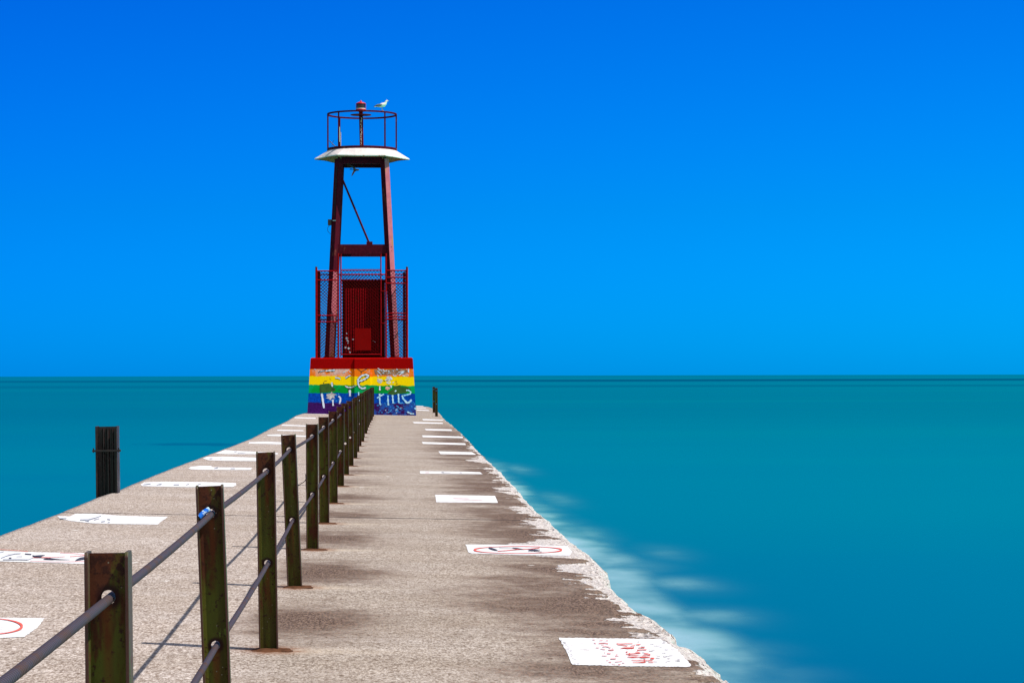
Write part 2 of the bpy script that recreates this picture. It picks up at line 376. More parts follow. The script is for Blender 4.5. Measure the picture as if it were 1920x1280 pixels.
# fence post web: olive paint eaten by rust, runs below the cable holes
HOLES = (0.945, 0.46)
def mat_web():
    m = M('olive_paint_on_rusty_web', 0.6, 0.12)
    n1 = m.noise(7, 6, 0.65, m.vec(1.6, 1, 0.4)); n2 = m.noise(45, 5, 0.65); n3 = m.noise(26, 3, 0.5, m.vec(1, 1, 0.10))
    c = m.mix(m.step(n3, 0.35, 0.65), (0.052, 0.043, 0.007), (0.080, 0.082, 0.010))
    oi = m.t.nodes.new('ShaderNodeObjectInfo')
    up = m.math('ADD', m.math('ADD', n1, m.step(m.z, 0.72, 1.05, 0.0, 0.13)), m.math('MULTIPLY', oi.outputs['Random'], 0.05))
    c = m.mix(m.step(up, 0.53, 0.64), c, (0.070, 0.020, 0.010))
    c = m.mix(m.step(m.math('ADD', n2, m.step(m.z, 0.85, 1.05, 0, 0.1)), 0.56, 0.66), c, (0.036, 0.011, 0.008))
    c = m.mix(m.math('MULTIPLY', m.step(n1, 0.36, 0.28), m.step(n2, 0.45, 0.6)), c, (0.14, 0.20, 0.03))
    for zh in HOLES:
        dx = m.math('ABSOLUTE', m.math('ADD', m.x, m.math('MULTIPLY', m.math('SUBTRACT', n3, 0.5), 0.03)))
        dz = m.math('SUBTRACT', m.z, zh)
        rr = m.math('SQRT', m.math('ADD', m.math('MULTIPLY', m.x, m.x), m.math('MULTIPLY', dz, dz)))
        c = m.mix(m.step(rr, 0.036, 0.022), c, (0.030, 0.008, 0.007))
        run = m.math('MULTIPLY', m.step(dx, 0.016, 0.002), m.math('MULTIPLY', m.step(dz, -0.34, -0.02), m.step(dz, 0.005, -0.02)))
        c = m.mix(m.math('MULTIPLY', run, 0.65), c, (0.13, 0.030, 0.008))
    c = m.mix(m.step(m.voro(34), 0.10, 0.05), c, (0.20, 0.17, 0.13))
    m.color(c); m.rough(m.step(n1, 0.4, 0.6, 0.42, 0.75)); m.bump(n2, 0.003, 0.5); return m
def mat_flange():
    m = M('green_paint_on_rusty_flange', 0.5, 0.35)
    n1 = m.noise(6, 6, 0.65, m.vec(1, 1.5, 0.3)); n2 = m.noise(40, 5, 0.65)
    c = m.mix(m.step(n1, 0.42, 0.58), (0.048, 0.070, 0.007), (0.090, 0.060, 0.040))
    c = m.mix(m.step(n2, 0.56, 0.64), c, (0.09, 0.028, 0.015))
    c = m.mix(m.step(m.math('ABSOLUTE', m.y), 0.030, 0.035), c, (0.05, 0.016, 0.012))
    m.color(c); m.bump(n2, 0.003, 0.5); return m
WEB, FLANGE = mat_web(), mat_flange()

# painted pier-end plinth
def mat_plinth():
    m = M('rainbow_painted_concrete', 0.85, 0.05)
    n = m.noise(2.2, 4, 0.6); n2 = m.noise(14, 5, 0.65)
    zz = m.math('ADD', m.math('ADD', m.z, m.math('MULTIPLY', m.math('SUBTRACT', m.noise(5.0, 5, 0.7), 0.5), 0.13)), m.math('MULTIPLY', m.x, 0.012))
    purple = m.mix(m.step(n2, 0.35, 0.7), (0.026, 0.004, 0.07), (0.055, 0.008, 0.12))
    blue = m.mix(m.step(n2, 0.35, 0.7), (0.0, 0.040, 0.30), (0.0, 0.075, 0.50))
    # blue brushed over the right part of the purple
    bl = m.math('MULTIPLY', m.step(m.x, 0.1, 0.6), m.step(m.noise(3.5, 5, 0.65), 0.42, 0.56))
    purple = m.mix(m.math('MULTIPLY', bl, 0.8), purple, (0.01, 0.10, 0.45))
    green = m.mix(m.step(n, 0.4, 0.6), (0.0, 0.27, 0.035), (0.0, 0.34, 0.10))
    yel = m.mix(m.step(n2, 0.66, 0.76), (0.95, 0.62, 0.0), (0.45, 0.33, 0.02))
    fad = m.noise(3.3, 5, 0.65)
    org = m.mix(m.step(fad, 0.50, 0.62), (0.88, 0.17, 0.006), (0.78, 0.34, 0.22))
    org = m.mix(m.math('MULTIPLY', m.step(n2, 0.56, 0.66), m.step(fad, 0.45, 0.55)), org, (0.36, 0.30, 0.31))
    red = m.mix(m.step(n2, 0.4, 0.7), (0.31, 0.0, 0.0), (0.26, 0.0, 0.0))
    c = m.mix(m.step(zz, 0.42, 0.45), purple, blue)
    c = m.mix(m.step(zz, 0.79, 0.815), c, green)
    c = m.mix(m.step(zz, 1.09, 1.115), c, yel)
    c = m.mix(m.step(zz, 1.42, 1.44), c, org)
    c = m.mix(m.step(m.z, 1.70, 1.71), c, red)
    m.color(c); m.bump(n2, 0.006, 0.4); return m
PLINTH = mat_plinth()

# ------------------------------------------------------------------ the pier
RIGHT = [(1380,1280),(1366,1265),(1349,1259),(1332,1242),(1312,1224),(1301,1213),(1284,1201),(1266,1197),(1249,1172),(1240,1162),(1217,1147),(1195,1142),(1170,1120),(1152,1100),(1136,1082),(1134,1067),(1122,1047),(1095,1025),(1060,997),(1039,979),(1025,966),(1000,946),(985,929),(960,902),(938,880),(916,860),(896,842),(880,824),(860,806),(846,794),(835,786),(826,777),(817,768)]
rp = [deck(*p) for p in RIGHT]
rv = np.array([p.y for p in rp]); ru = np.array([p.x for p in rp])
o_ = np.argsort(rv); rv = rv[o_]; ru = ru[o_]
LEFT = [(0,1004),(100,967),(185,932),(225,919),(250,907),(325,877),(382,856),(425,840),(470,823),(506,804),(539,789),(555,779),(575,773)]
lp = [deck(*p) for p in LEFT]
lv = np.array([p.y for p in lp]); lu = np.array([p.x for p in lp])
o_ = np.argsort(lv); lv = lv[o_]; lu = lu[o_]
VEND = 118.0
def right_edge(v):
    b = np.interp(v, rv, ru)+0.035*sstep(24, 12, v)
    b = np.where(v < rv[0], ru[0]+0.05*(fbm(v*0.7, v*0+3, 5)-0.5), b)
    b = b+0.07*(fbm(v*4.0, v*0+1.5, 9, 4)-0.5)
    return np.where(v > 104, b-0.35*((v-104)/14)**2-np.where(v > 114, ((v-114)/4)**2*1.1, 0), b)
def left_edge(v):
    b = np.interp(v, lv, lu); return b+0.03*(fbm(v*0.8, v*0+8.5, 21, 3)-0.5)
POSTS = []                          # (u, v) of each fence post, filled from the photograph's measured feet
NP = 24
pv = [1.75, deck(203, 1893).y, deck(404, 1443).y, deck(503, 1218).y, deck(553, 1100.5).y, deck(586, 1030).y, deck(608, 981).y, deck(625, 943.5).y, deck(636, 911.5).y, deck(648, 890).y, deck(657, 873.5).y]
while len(pv) < NP: pv.append(pv[-1]+3.62+random.uniform(-0.2, 0.2))
PU = {1: (212, 1893), 2: (413.5, 1443), 3: (504, 1218), 4: (553, 1100.5), 5: (586, 1030), 6: (608, 981), 7: (625, 943.5)}
for k, v_ in enumerate(pv):
    u7, uN = deck(625, 943.5), deck(699.5, 779)
    u_ = deck(*PU[k]).x if k in PU else u7.x+(uN.x-u7.x)*(v_-u7.y)/(uN.y-u7.y)+random.uniform(-0.015, 0.015)
    POSTS.append((u_, v_))
POSTS[0] = (POSTS[1][0]-0.03, POSTS[1][1]-3.66)

def build_deck():
    vs = list(np.arange(-10, 4.5, 0.35)); d = 4.6
    while d < VEND: vs.append(d); d += max(0.014, 0.0026*d)
    vs.append(VEND); vs = np.array(vs)
    ca = np.linspace(0, 1, 70); cb = np.concatenate([np.linspace(0.95, 0.25, 34), np.linspace(0.24, 0.0, 22)])
    Re = right_edge(vs)[:, None]; Le = left_edge(vs)[:, None]
    U = np.concatenate([Le+(Re-0.98-Le)*ca[None, :], Re-cb[None, :]], 1)
    V = np.repeat(vs[:, None], U.shape[1], 1)
    ed = Re-U                                    # distance to the broken edge
    near = sstep(75, 25, V)
    # spalled, chalky concrete
    reach = 0.03+0.10*near+(0.20+0.13*sstep(30, 18, V))*sstep(0.36, 0.72, fbm(V*1.25, V*0+2.2, 31, 3))+0.42*sstep(0.60, 0.80, fbm(V*0.8+7, V*0+4.2, 77, 2))*near
    reach = np.maximum(reach*(0.55+0.45*near), 0.12*near+0.10*sstep(24, 16, V))*(0.8)+0.42*(fbm(U*5.0, V*6.0, 41, 5)-0.5)+0.16*(fbm(U*17.0, V*24.0, 43, 3)-0.5)
    sp = sstep(0.05, -0.05, ed-reach)
    sp = np.maximum(sp, sstep(0.12, 0.05, ed)*(0.2+0.8*near)*(0.6+0.4*sstep(24, 16, V)))
    sp = np.where(V > 88, sp*0.3, sp)
    # brown staining over the right third
    sw = 0.95+0.9*(fbm(V*0.45, V*0+1.0, 51, 3)-0.5)*2
    stn = 1.12*sstep(sw+0.65, 0.2, ed)*sstep(95, 45, V)*(0.25+1.25*fbm(U*1.5, V*1.6, 61, 5))
    lite = np.zeros_like(U); rust = np.zeros_like(U)
    for (pu, pv_) in POSTS:
        du = U-pu; dv = V-pv_
        a = np.exp(-((dv+0.02-0.03*du)/0.12)**2)*sstep(-0.05, 0.12, du)*sstep(1.0+0.5*vnoise(V*0.9, V*0, 73), 0.02, du)
        a = a*(0.15+1.35*fbm(U*4, V*9, 71, 4))*(0.35+0.65*sstep(0.8, 0.1, du))
        lite = np.maximum(lite, np.clip(a*1.25, 0, 1))
        rr = np.sqrt((du-0.02)**2+(dv*0.9)**2)
        rust = np.maximum(rust, sstep(0.25, 0.08, rr))
        # damp patch on the lee side between two posts
        q = np.exp(-((dv-1.4)/1.35)**2)*sstep(-0.55, 0.05, du)*sstep(1.25, 0.05, du)*(0.25+1.3*fbm(U*2.0, V*2.2, 81, 5))
        stn = np.maximum(stn, 1.05*q*sstep(75, 16, V)*(1-0.8*np.clip(a, 0, 1)))
    Z = deck_z(U)
    lump = fbm(U*9, V*9, 91, 4); l2 = fbm(U*22, V*22, 93, 3)
    flat = np.ones_like(U)
    for (ua, ub, va, vb) in ((0.88, 1.57, 11.95, 13.45), (0.6, 1.56, 19.45, 20.8)): flat = flat*(1-sstep(ua-0.1, ua, U)*sstep(ub+0.06, ub-0.02, U)*sstep(va-0.1, va, V)*sstep(vb+0.1, vb, V))
    Z = Z-flat*sp*(0.004+0.050*lump*sstep(0.42, 0.0, ed)+0.045*(l2-0.35)*sstep(0.25, 0.0, ed)) - sstep(0.05, 0.0, ed)*0.030*(0.2+1.4*l2)
    Z = np.where(V > 88, deck_z(U)-0.01*sstep(0.1, 0, ed), Z)
    nr, nc = U.shape
    # side walls hang from the two long edges and the end
    uo = U.copy(); uo[:, -12:] += ((l2-0.5)*0.11*sstep(0.10, 0.0, ed)*near)[:, -12:]
    verts = np.stack([uo, V, Z], -1).reshape(-1, 3)
    idx = np.arange(nr*nc).reshape(nr, nc)
    faces = np.stack([idx[:-1, :-1], idx[:-1, 1:], idx[1:, 1:], idx[1:, :-1]], -1).reshape(-1, 4)
    wr = verts[idx[:, -1]].copy(); wl = verts[idx[:, 0]].copy(); we = verts[idx[-1, :]].copy()
    base = nr*nc; ex = []; fx = []
    def skirt(ids, pts, outv, flip):
        nonlocal base
        n = len(ids); p1 = pts.copy(); p1[:, :2] += np.array(outv)*0.02; p1[:, 2] -= 0.12
        p2 = p1.copy(); p2[:, 2] = -2.2
        ex.append(p1); ex.append(p2)
        a = np.asarray(ids); b = base+np.arange(n); c = base+n+np.arange(n); base += 2*n
        for t, q in ((a, b), (b, c)):
            f = np.stack([t[:-1], q[:-1], q[1:], t[1:]], -1)
            fx.append(f[:, ::-1] if flip else f)
    skirt(idx[:, -1], wr, (1, 0), False); skirt(idx[:, 0], wl, (-1, 0), True); skirt(idx[-1, :], we, (0, 1), True)
    skirt(idx[0, :], verts[idx[0, :]].copy(), (0, -1), False)
    verts = np.concatenate([verts]+ex); faces = np.concatenate([faces]+fx)
    me = bpy.data.meshes.new('pier_deck')
    me.vertices.add(len(verts)); me.vertices.foreach_set('co', verts.ravel())
    me.loops.add(faces.size); me.loops.foreach_set('vertex_index', faces.ravel().astype(np.int32))
    me.polygons.add(len(faces)); me.polygons.foreach_set('loop_start', np.arange(0, faces.size, 4, dtype=np.int32))
    me.update(calc_edges=True); me.validate()
    me.polygons.foreach_set('use_smooth', [True]*len(me.polygons))
    pad = len(verts)-nr*nc
    def col(name, *ch):
        a = me.color_attributes.new(name, 'FLOAT_COLOR', 'POINT')
        d_ = np.zeros((len(verts), 4), np.float32); d_[:, 3] = 1
        for k, c in enumerate(ch): d_[:nr*nc, k] = c.ravel()
        if name == 'wear': d_[nr*nc:, 0] = 0.55; d_[nr*nc:, 1] = 0.3
        a.data.foreach_set('color', d_.ravel())
    col('wear', sp, stn, lite); col('marks', rust)
    def jl(p, q, w, amt, u0=-9, u1=9):
        a, b = deck(*p), deck(*q); k = (b.y-a.y)/(b.x-a.x); return (a.y-k*a.x, k, w, amt, u0, u1)
    J = [jl((150, 961), (1040, 976), 0.05, 1.0), jl((447, 866.4), (573, 869.8), 0.028, 0.8, -9, -1.2), jl((685, 819.8), (880, 827), 0.05, 0.9),
         jl((698, 795), (760, 796.5), 0.09, 0.7, -9, 0.2), (12.0-4.5, 0.04, 0.012, 0.8, -9, 9), (38.5, 0.02, 0.03, 0.25, 0.0, 9)]
    o = link('pier_deck', me, mat_deck(J)); tag(o, kind='structure'); return o
build_deck()

# ------------------------------------------------------------------ the lake
def build_water():
    xs = np.unique(np.concatenate([[-60000, -20000, -6000, -2000, -600, -200, -60, -20], np.linspace(-8, 0.6, 8), np.arange(0.8, 7, 0.11), [7.5, 8.5, 10, 14, 20, 60, 200, 600, 2000, 6000, 20000, 60000]]))
    ys = np.unique(np.concatenate([[-20000, -4000, -800, -200, -60, -20, 0, 8], np.arange(12, 95, 0.16), np.geomspace(96, 75000, 40)]))
    X, Y = np.meshgrid(xs, ys)
    OUT = [(905,842),(985,880),(1035,925),(1080,960),(1145,1000),(1215,1040),(1312,1088),(1345,1130),(1375,1165),(1430,1205),(1520,1262)]
    op = [lake(*p) for p in OUT]; ov = np.array([p.y for p in op]); ou = np.array([p.x for p in op]); k = np.argsort(ov)
    uo = np.interp(Y, ov[k], ou[k]); ui = 1.45
    wob = (fbm(X*0.5, Y*0.14, 111, 3)-0.5)*1.3
    t = (X-ui)/(uo-ui)
    f = sstep(1.0, 0.55, t+wob*0.30)*sstep(-0.5, 0.25, t)
    pat = fbm(X*0.75+3, Y*0.30, 121, 4)
    f = f*(0.50+0.50*sstep(0.36, 0.64, pat))*sstep(82, 62, Y)*(0.75+0.25*sstep(60, 28, Y))*(0.12+0.88*np.maximum(sstep(0.12, 0.55, t), sstep(25, 33, Y)))
    # the brightest patches
    for (px, py, ru_, rv_, am) in ((1275,1094,0.50,1.2,0.42),(1330,1155,0.50,1.0,0.42),(1100,1000,0.38,2.2,0.45),(1240,1035,0.4,1.5,0.25),(1040,935,0.4,2.8,0.4),(975,880,0.4,3.5,0.35),(1190,1060,0.5,1.5,0.25),(1400,1215,0.40,0.7,0.22),(1470,1262,0.40,0.6,0.25)):
        p = lake(px, py); f = np.maximum(f, am*np.exp(-((X-p.x)/ru_)**2-((Y-p.y)/rv_)**2)*(0.5+0.9*pat))
    f = np.clip(f*1.1, 0, 1)
    nr, nc = X.shape; verts = np.stack([X, Y, X*0], -1).reshape(-1, 3)
    idx = np.arange(nr*nc).reshape(nr, nc)
    faces = np.stack([idx[:-1, :-1], idx[:-1, 1:], idx[1:, 1:], idx[1:, :-1]], -1).reshape(-1, 4)
    me = bpy.data.meshes.new('water'); me.from_pydata(verts.tolist(), [], faces.tolist())
    a = me.color_attributes.new('foam', 'FLOAT_COLOR', 'POINT'); d_ = np.ones((len(verts), 4), np.float32)
    for c in range(3): d_[:, c] = f.ravel()
    a.data.foreach_set('color', d_.ravel())
    o = link('water', me, mat_water(), None, (0, 0, WATER_Z)); tag(o, kind='structure')
build_water()

# ------------------------------------------------------------------ fence posts
PH, PW, PD, PT = 1.05, 0.100, 0.070, 0.008
def web_mesh():
    b = B(); hw = PW/2-PT; t = 0.004; N = 24; hr = 0.0165; zs = []
    def holes_face(zc, half, yy, flip):
        vs = []; fs = []
        for k in range(N):
            a = 2*math.pi*k/N; ca, sa = math.cos(a), math.sin(a)
            q = max(abs(ca)/hw, abs(sa)/half); vs.append((hr*ca, yy, zc+hr*sa)); vs.append((ca/q, yy, zc+sa/q))
        for k in range(N):
            m = (k+1) % N; f = (k*2, k*2+1, m*2+1, m*2); fs.append(f if flip else f[::-1])
        # square corners
        b.add(vs, fs)
        for (sx, sz) in ((1, 1), (-1, 1), (-1, -1), (1, -1)):
            c = (sx*hw, yy, zc+sz*half); cand = sorted(range(N), key=lambda k: (vs[k*2+1][0]-c[0])**2+(vs[k*2+1][2]-c[2])**2)[:2]
            if min((vs[k*2+1][0]-c[0])**2+(vs[k*2+1][2]-c[2])**2 for k in cand) > 1e-9:
                k0, k1 = sorted(cand, key=lambda k: k); 
                if k0 == 0 and k1 == N-1: k0, k1 = k1, k0
                f = (0, 1, 2); b.add([vs[k0*2+1], c, vs[k1*2+1]], [f if flip else f[::-1]])
    half = 0.042
    cuts = [0.0, HOLES[1]-half, HOLES[1]+half, HOLES[0]-half, HOLES[0]+half, PH-0.004]
    for yy, flip in ((-t, False), (t, True)):
        for i in (0, 2, 4):
            f = (0, 1, 2, 3); b.add([(-hw, yy, cuts[i]), (hw, yy, cuts[i]), (hw, yy, cuts[i+1]), (-hw, yy, cuts[i+1])], [f if not flip else f[::-1]])
        for zc in HOLES: holes_face(zc, half, yy, not flip)
    for zc in HOLES:
        vs = []; fs = []
        for k in range(N):
            a = 2*math.pi*k/N; vs += [(hr*math.cos(a), -t, zc+hr*math.sin(a)), (hr*math.cos(a), t, zc+hr*math.sin(a))]
        for k in range(N):
            m = (k+1) % N; fs.append((k*2, m*2, m*2+1, k*2+1))
        b.add(vs, fs)
    b.add([(-hw, -t, PH-0.004), (hw, -t, PH-0.004), (hw, t, PH-0.004), (-hw, t, PH-0.004)], [(0, 1, 2, 3)])
    return b
def flange_mesh():
    b = B(); x0, x1 = -PT/2, PT/2; c = 0.012; prof = [(-PD/2, 0), (PD/2, 0), (PD/2, PH-c), (PD/2-c*0.6, PH), (-PD/2+c*0.6, PH), (-PD/2, PH-c)]
    n = len(prof); vs = [(x0, y, z) for y, z in prof]+[(x1, y, z) for y, z in prof]
    fs = [tuple(range(n))[::-1] if False else tuple(reversed(range(n))), tuple(range(n, 2*n))]
    for k in range(n): m = (k+1) % n; fs.append((k, m, n+m, n+k))
    b.add(vs, fs); return b
def rustbase_mesh():
    b = B(); N = 30; vs = [(0, 0, 0.012)]; fs = []
    for j, (r, z) in enumerate(((0.055, 0.010), (0.085, 0.005), (0.112, -0.003))):
        for k in range(N):
            a = 2*math.pi*k/N; q = r*(1+0.13*math.sin(3*a+1+j)+0.10*math.sin(5*a+2*j)+random.uniform(-.06, .06))
            vs.append((q*math.cos(a)*1.08, q*math.sin(a), z+random.uniform(-0.002, 0.002)))
    for k in range(N): fs.append((0, 1+k, 1+(k+1) % N))
    for j in range(2):
        for k in range(N):
            m = (k+1) % N; fs.append((1+j*N+k, 1+(j+1)*N+k, 1+(j+1)*N+m, 1+j*N+m))
    b.add(vs, fs, True); return b
LEAN = {0: 0.2, 1: -0.6, 2: -2.2, 3: -0.9, 4: -2.4, 5: -0.2, 6: -0.3, 7: -0.2}
ORD = ['zeroth', 'first', 'second', 'third', 'fourth', 'fifth', 'sixth', 'seventh', 'eighth', 'ninth', 'tenth', 'eleventh', 'twelfth', 'thirteenth', 'fourteenth', 'fifteenth', 'sixteenth', 'seventeenth', 'eighteenth', 'nineteenth', 'twentieth', 'twenty-first', 'twenty-second', 'twenty-third', 'twenty-fourth']
PLAB = {0: 'fence post behind the nearest one, outside the lower left of the picture',
        1: 'nearest rusty olive fence post at lower left, red rust run below its cable hole',
        2: 'olive fence post with blue tape at its upper cable hole, second nearest the camera',
        3: 'dark rusty fence post third from the camera, light worn right flange',
        4: 'fence post leaning left, fourth from the camera, behind the dark third post',
        5: 'upright olive fence post fifth from the camera with a loose wire beside it'}
proto = None; post_objs = []
def make_post():
    t = thing('fence_post', '', 'fence post')
    web_mesh().build('web', WEB, t)
    for s in (-1, 1): flange_mesh().build('flange', FLANGE, t, (s*(PW/2-PT/2), 0, 0), 0.0012)
    rustbase_mesh().build('rusted_base', RUST, t)
    return t
def copy_tree(o, parent=None):
    c = o.copy(); COL.objects.link(c)
    if parent is not None: c.parent = parent
    for ch in list(o.children): copy_tree(ch, c)
    return c
for k, (u, v) in enumerate(POSTS):
    o = make_post() if k == 0 else copy_tree(proto)
    if k == 0: proto = o
    o.location = (u, v, deck_z(u)); ln = LEAN.get(k, random.uniform(-1.2, 0.6))
    o.rotation_euler = (R(random.uniform(-0.6, 0.6)), R(ln), R(random.uniform(-2, 2)))
    tag(o, PLAB.get(k, 'rusty brown fence post, %s in the row counted from the camera towards the tower' % ORD[k]), 'fence post', 'rusty fence posts in a row along the pier')
    post_objs.append(o)
bpy.context.view_layer.update()
# two posts left over from an outer fence, near the tower
for (px, py, lab) in ((818.4, 780.6, 'thin dark post on the right pier edge beside the plinth, nearer of two'), (813.6, 773.6, 'thin dark post on the right pier edge beside the plinth, farther of two')):
    p = deck(px, py); o = copy_tree(proto); o.location = (p.x, p.y, p.z); o.rotation_euler = (0, R(-0.4), R(2))
    tag(o, lab, 'fence post', 'lone posts on the right edge of the pier')

# ------------------------------------------------------------------ cables
def hole_pt(k, z): return post_objs[k].matrix_world @ Vector((0, 0, z))
def cable(zh, k0, k1, sag, off=(0.002, 0, -0.004)):
    pts = []
    for k in range(k0, k1):
        a, b_ = hole_pt(k, zh)+Vector(off), hole_pt(k+1, zh)+Vector(off); n = 14
        for i in range(n):
            t = i/n; p = a.lerp(b_, t); p.z -= sag*4*t*(1-t); pts.append(p)
    e_ = hole_pt(k1, zh)+Vector(off); pts.append(e_); pts.append(e_+Vector((0.0, 0.16, -0.012)))
    return pts
b = B(); pc = cable(0.945, 0, 8, 0.006); b.tube([p-pc[0] for p in pc], 0.0115, 12)
cu = b.build('steel_cable', CABLE, None, pc[0]); tag(cu, 'upper grey wire rope threaded through the tops of the fence posts, blue tape on it', 'cable', 'wire ropes of the fence')
b = B(); pc2 = cable(0.46, 0, 8, 0.008); b.tube([p-pc2[0] for p in pc2], 0.0115, 12)
cl = b.build('steel_cable', CABLE, None, pc2[0]); tag(cl, 'lower grey wire rope threaded through the middle of the fence posts', 'cable', 'wire ropes of the fence')
h2 = hole_pt(2, 0.945)
b = B(); b.tube(inv(pc[0], [h2+Vector((-0.040, -0.03, -0.012)), h2+Vector((-0.022, -0.022, 0.006)), h2+Vector((-0.004, -0.014, 0.017))]), 0.010, 10)
b.build('tape_wrap', BLUETAPE, cu)
# a curl of loose wire left of the fifth post
q5 = POSTS[5][1]-0.25
b = B(); wp = [at(573, 889, q5), at(574.5, 897, q5), at(571, 902, q5), at(565, 906, q5), at(558, 911, q5), at(551, 916, q5)]
fine = []
for i in range(len(wp)-1):
    for t in (0, 0.33, 0.66): fine.append(wp[i].lerp(wp[i+1], t))
fine.append(wp[-1]); fine.insert(0, hole_pt(5, 0.46)+Vector((-0.05, 0, 0.02)))
b.tube([p-fine[0] for p in fine], 0.003, 6); o = b.build('loose_wire', STEELDARK, None, fine[0]); tag(o, 'curled end of thin loose wire hanging left of the fifth fence post', 'wire')

# ------------------------------------------------------------------ steel pile standing in the lake at left
pv_ = deck(203, 926).y+0.15
pt_, pb_ = at(202.5, 799, pv_), at(204.5, 930, pv_)
hw = (at(223, 800, pv_).x-at(182, 800, pv_).x)/2
root = (pt_.x, pv_+0.2, WATER_Z-0.6); top = pt_.z-root[2]
pile = thing('steel_pile', 'tall black steel pile with a clamp bar standing in the lake left of the pier', 'pile', root, (0, R(-0.7), 0))
b = B(); b.box(-hw+0.016, hw-0.016, -0.008, 0.008, 0, top-0.006)
b.build('web', STEELDARK, pile)
for s in (-1, 1):
    b = B(); b.box(s*hw-(0.016 if s > 0 else 0), s*hw+(0.016 if s < 0 else 0), -0.13, 0.13, 0, top); b.build('flange', STEELDARK, pile, None, 0.004)
for x in (-0.045, 0.008, 0.062):
    b = B(); b.tube([(x, -0.022, 0), (x, -0.022, top-0.03)], 0.014 if x != 0.008 else 0.022, 8); b.build('stiffener_rod', STEELDARK, pile)
zc = at(203, 845, pv_).z-root[2]
b = B(); b.box(-hw-0.035, hw+0.045, -0.150, -0.132, zc-0.012, zc+0.012); cb = b.build('clamp_bar', STEELDARK, pile, None, 0.003)
for s in (-1, 1):
    b = B(); b.tube([(s*(hw+0.02), -0.158, zc+(0.0)), (s*(hw+0.02), -0.128, zc)], 0.016, 6, smooth=False); b.tube([(s*(hw+0.02), -0.143, zc-0.02), (s*(hw+0.02), -0.143, zc+0.035)], 0.008, 8)
    b.build('bolt', STEELDARK, cb)

# ------------------------------------------------------------------ painted signs on the deck
def mat_sign():
    m = M('white_deck_paint', 0.75, 0.25)
    v = m.tc.outputs['Object']; n = m.noise(16, 6, 0.72, v); g = m.noise(90, 3, 0.6, v); n3 = m.noise(2.5, 3, 0.5, v)
    w = m.math('ADD', n, m.math('MULTIPLY', m.math('SUBTRACT', g, 0.5), 0.35))
    w = m.math('ADD', w, m.math('MULTIPLY', m.math('SUBTRACT', n3, 0.5), 0.25))
    c = m.mix(m.step(n3, 0.35, 0.65), (0.76, 0.77, 0.80), (0.70, 0.70, 0.73))
    c = m.mix(m.step(w, 0.54, 0.68, 0, 0.75), c, (0.42, 0.39, 0.37)); c = m.mix(m.step(n, 0.30, 0.38), (0.50, 0.50, 0.53), c); m.color(c); m.bump(g, 0.003, 0.4); return m
SIGNW = mat_sign()
def ribbon(b, pts, w, f):
    """a brush stroke w wide along pts (both in photo pixels), laid on a surface by f"""
    P = [Vector((p[0], p[1])) for p in pts]; L_ = []; R_ = []
    for i, p in enumerate(P):
        d = (P[min(i+1, len(P)-1)]-P[max(i-1, 0)]); d = d.normalized() if d.length > 0 else Vector((1, 0)); n = Vector((-d.y, d.x))
        ww = w if not isinstance(w, (list, tuple)) else w[i]
        L_.append(f(*(p+n*ww/2))); R_.append(f(*(p-n*ww/2)))
    n = len(P); b.add(L_+R_, [(i, i+1, n+i+1, n+i) for i in range(n-1)])
def up_faces(b):
    # every flat marking faces up
    nf = []
    for f in b.f:
        p = [Vector(b.v[i]) for i in f]; nn = (p[1]-p[0]).cross(p[2]-p[0])
        nf.append(f if nn.z >= 0 else tuple(reversed(f)))
    b.f = nf
def outline(quad, jit=0.9, seg=26):
    out = []
    for i in range(len(quad)):
        a, c = Vector(quad[i]), Vector(quad[(i+1) % len(quad)]); L = (c-a).length; n = max(2, int(seg*L/80))
        for k in range(n):
            t = k/n; p = a.lerp(c, t); d = (c-a).normalized(); nn = Vector((-d.y, d.x))
            j = 0 if k == 0 else random.uniform(-jit, jit)
            out.append(p+nn*j*(1.0 if abs(d.x) < 0.9 else 0.35))
    return out
def painted_sign(quad, label, strokes=(), jit=0.9, group='white painted signs on the deck'):
    c = sum((Vector(q) for q in quad), Vector((0, 0)))/len(quad); org = deck(c.x, c.y, 0.0)
    b = B(); pts = [deck(p.x, p.y, 0.003)-org for p in outline(quad, jit)]
    b.add(pts, [tuple(range(len(pts)))]); up_faces(b)
    o = b.build('painted_sign', SIGNW, None, org); tag(o, label, 'painted sign', group)
    for name, mat, lines, lift in strokes:
        b = B()
        for (pl, w) in lines: ribbon(b, pl, w, lambda x, y: deck(x, y, lift)-org)
        up_faces(b); b.build(name, mat, o)
    return o
def ell(cx, cy, rx, ry, a0=0, a1=360, n=40, sh=0.0):
    return [(cx+rx*math.cos(R(a0+(a1-a0)*k/n))+sh*ry*math.sin(R(a0+(a1-a0)*k/n)), cy+ry*math.sin(R(a0+(a1-a0)*k/n))) for k in range(n+1)]
def Z(ox, oy, s, *pts): return [(ox+x/s, oy+y/s) for x, y in pts]
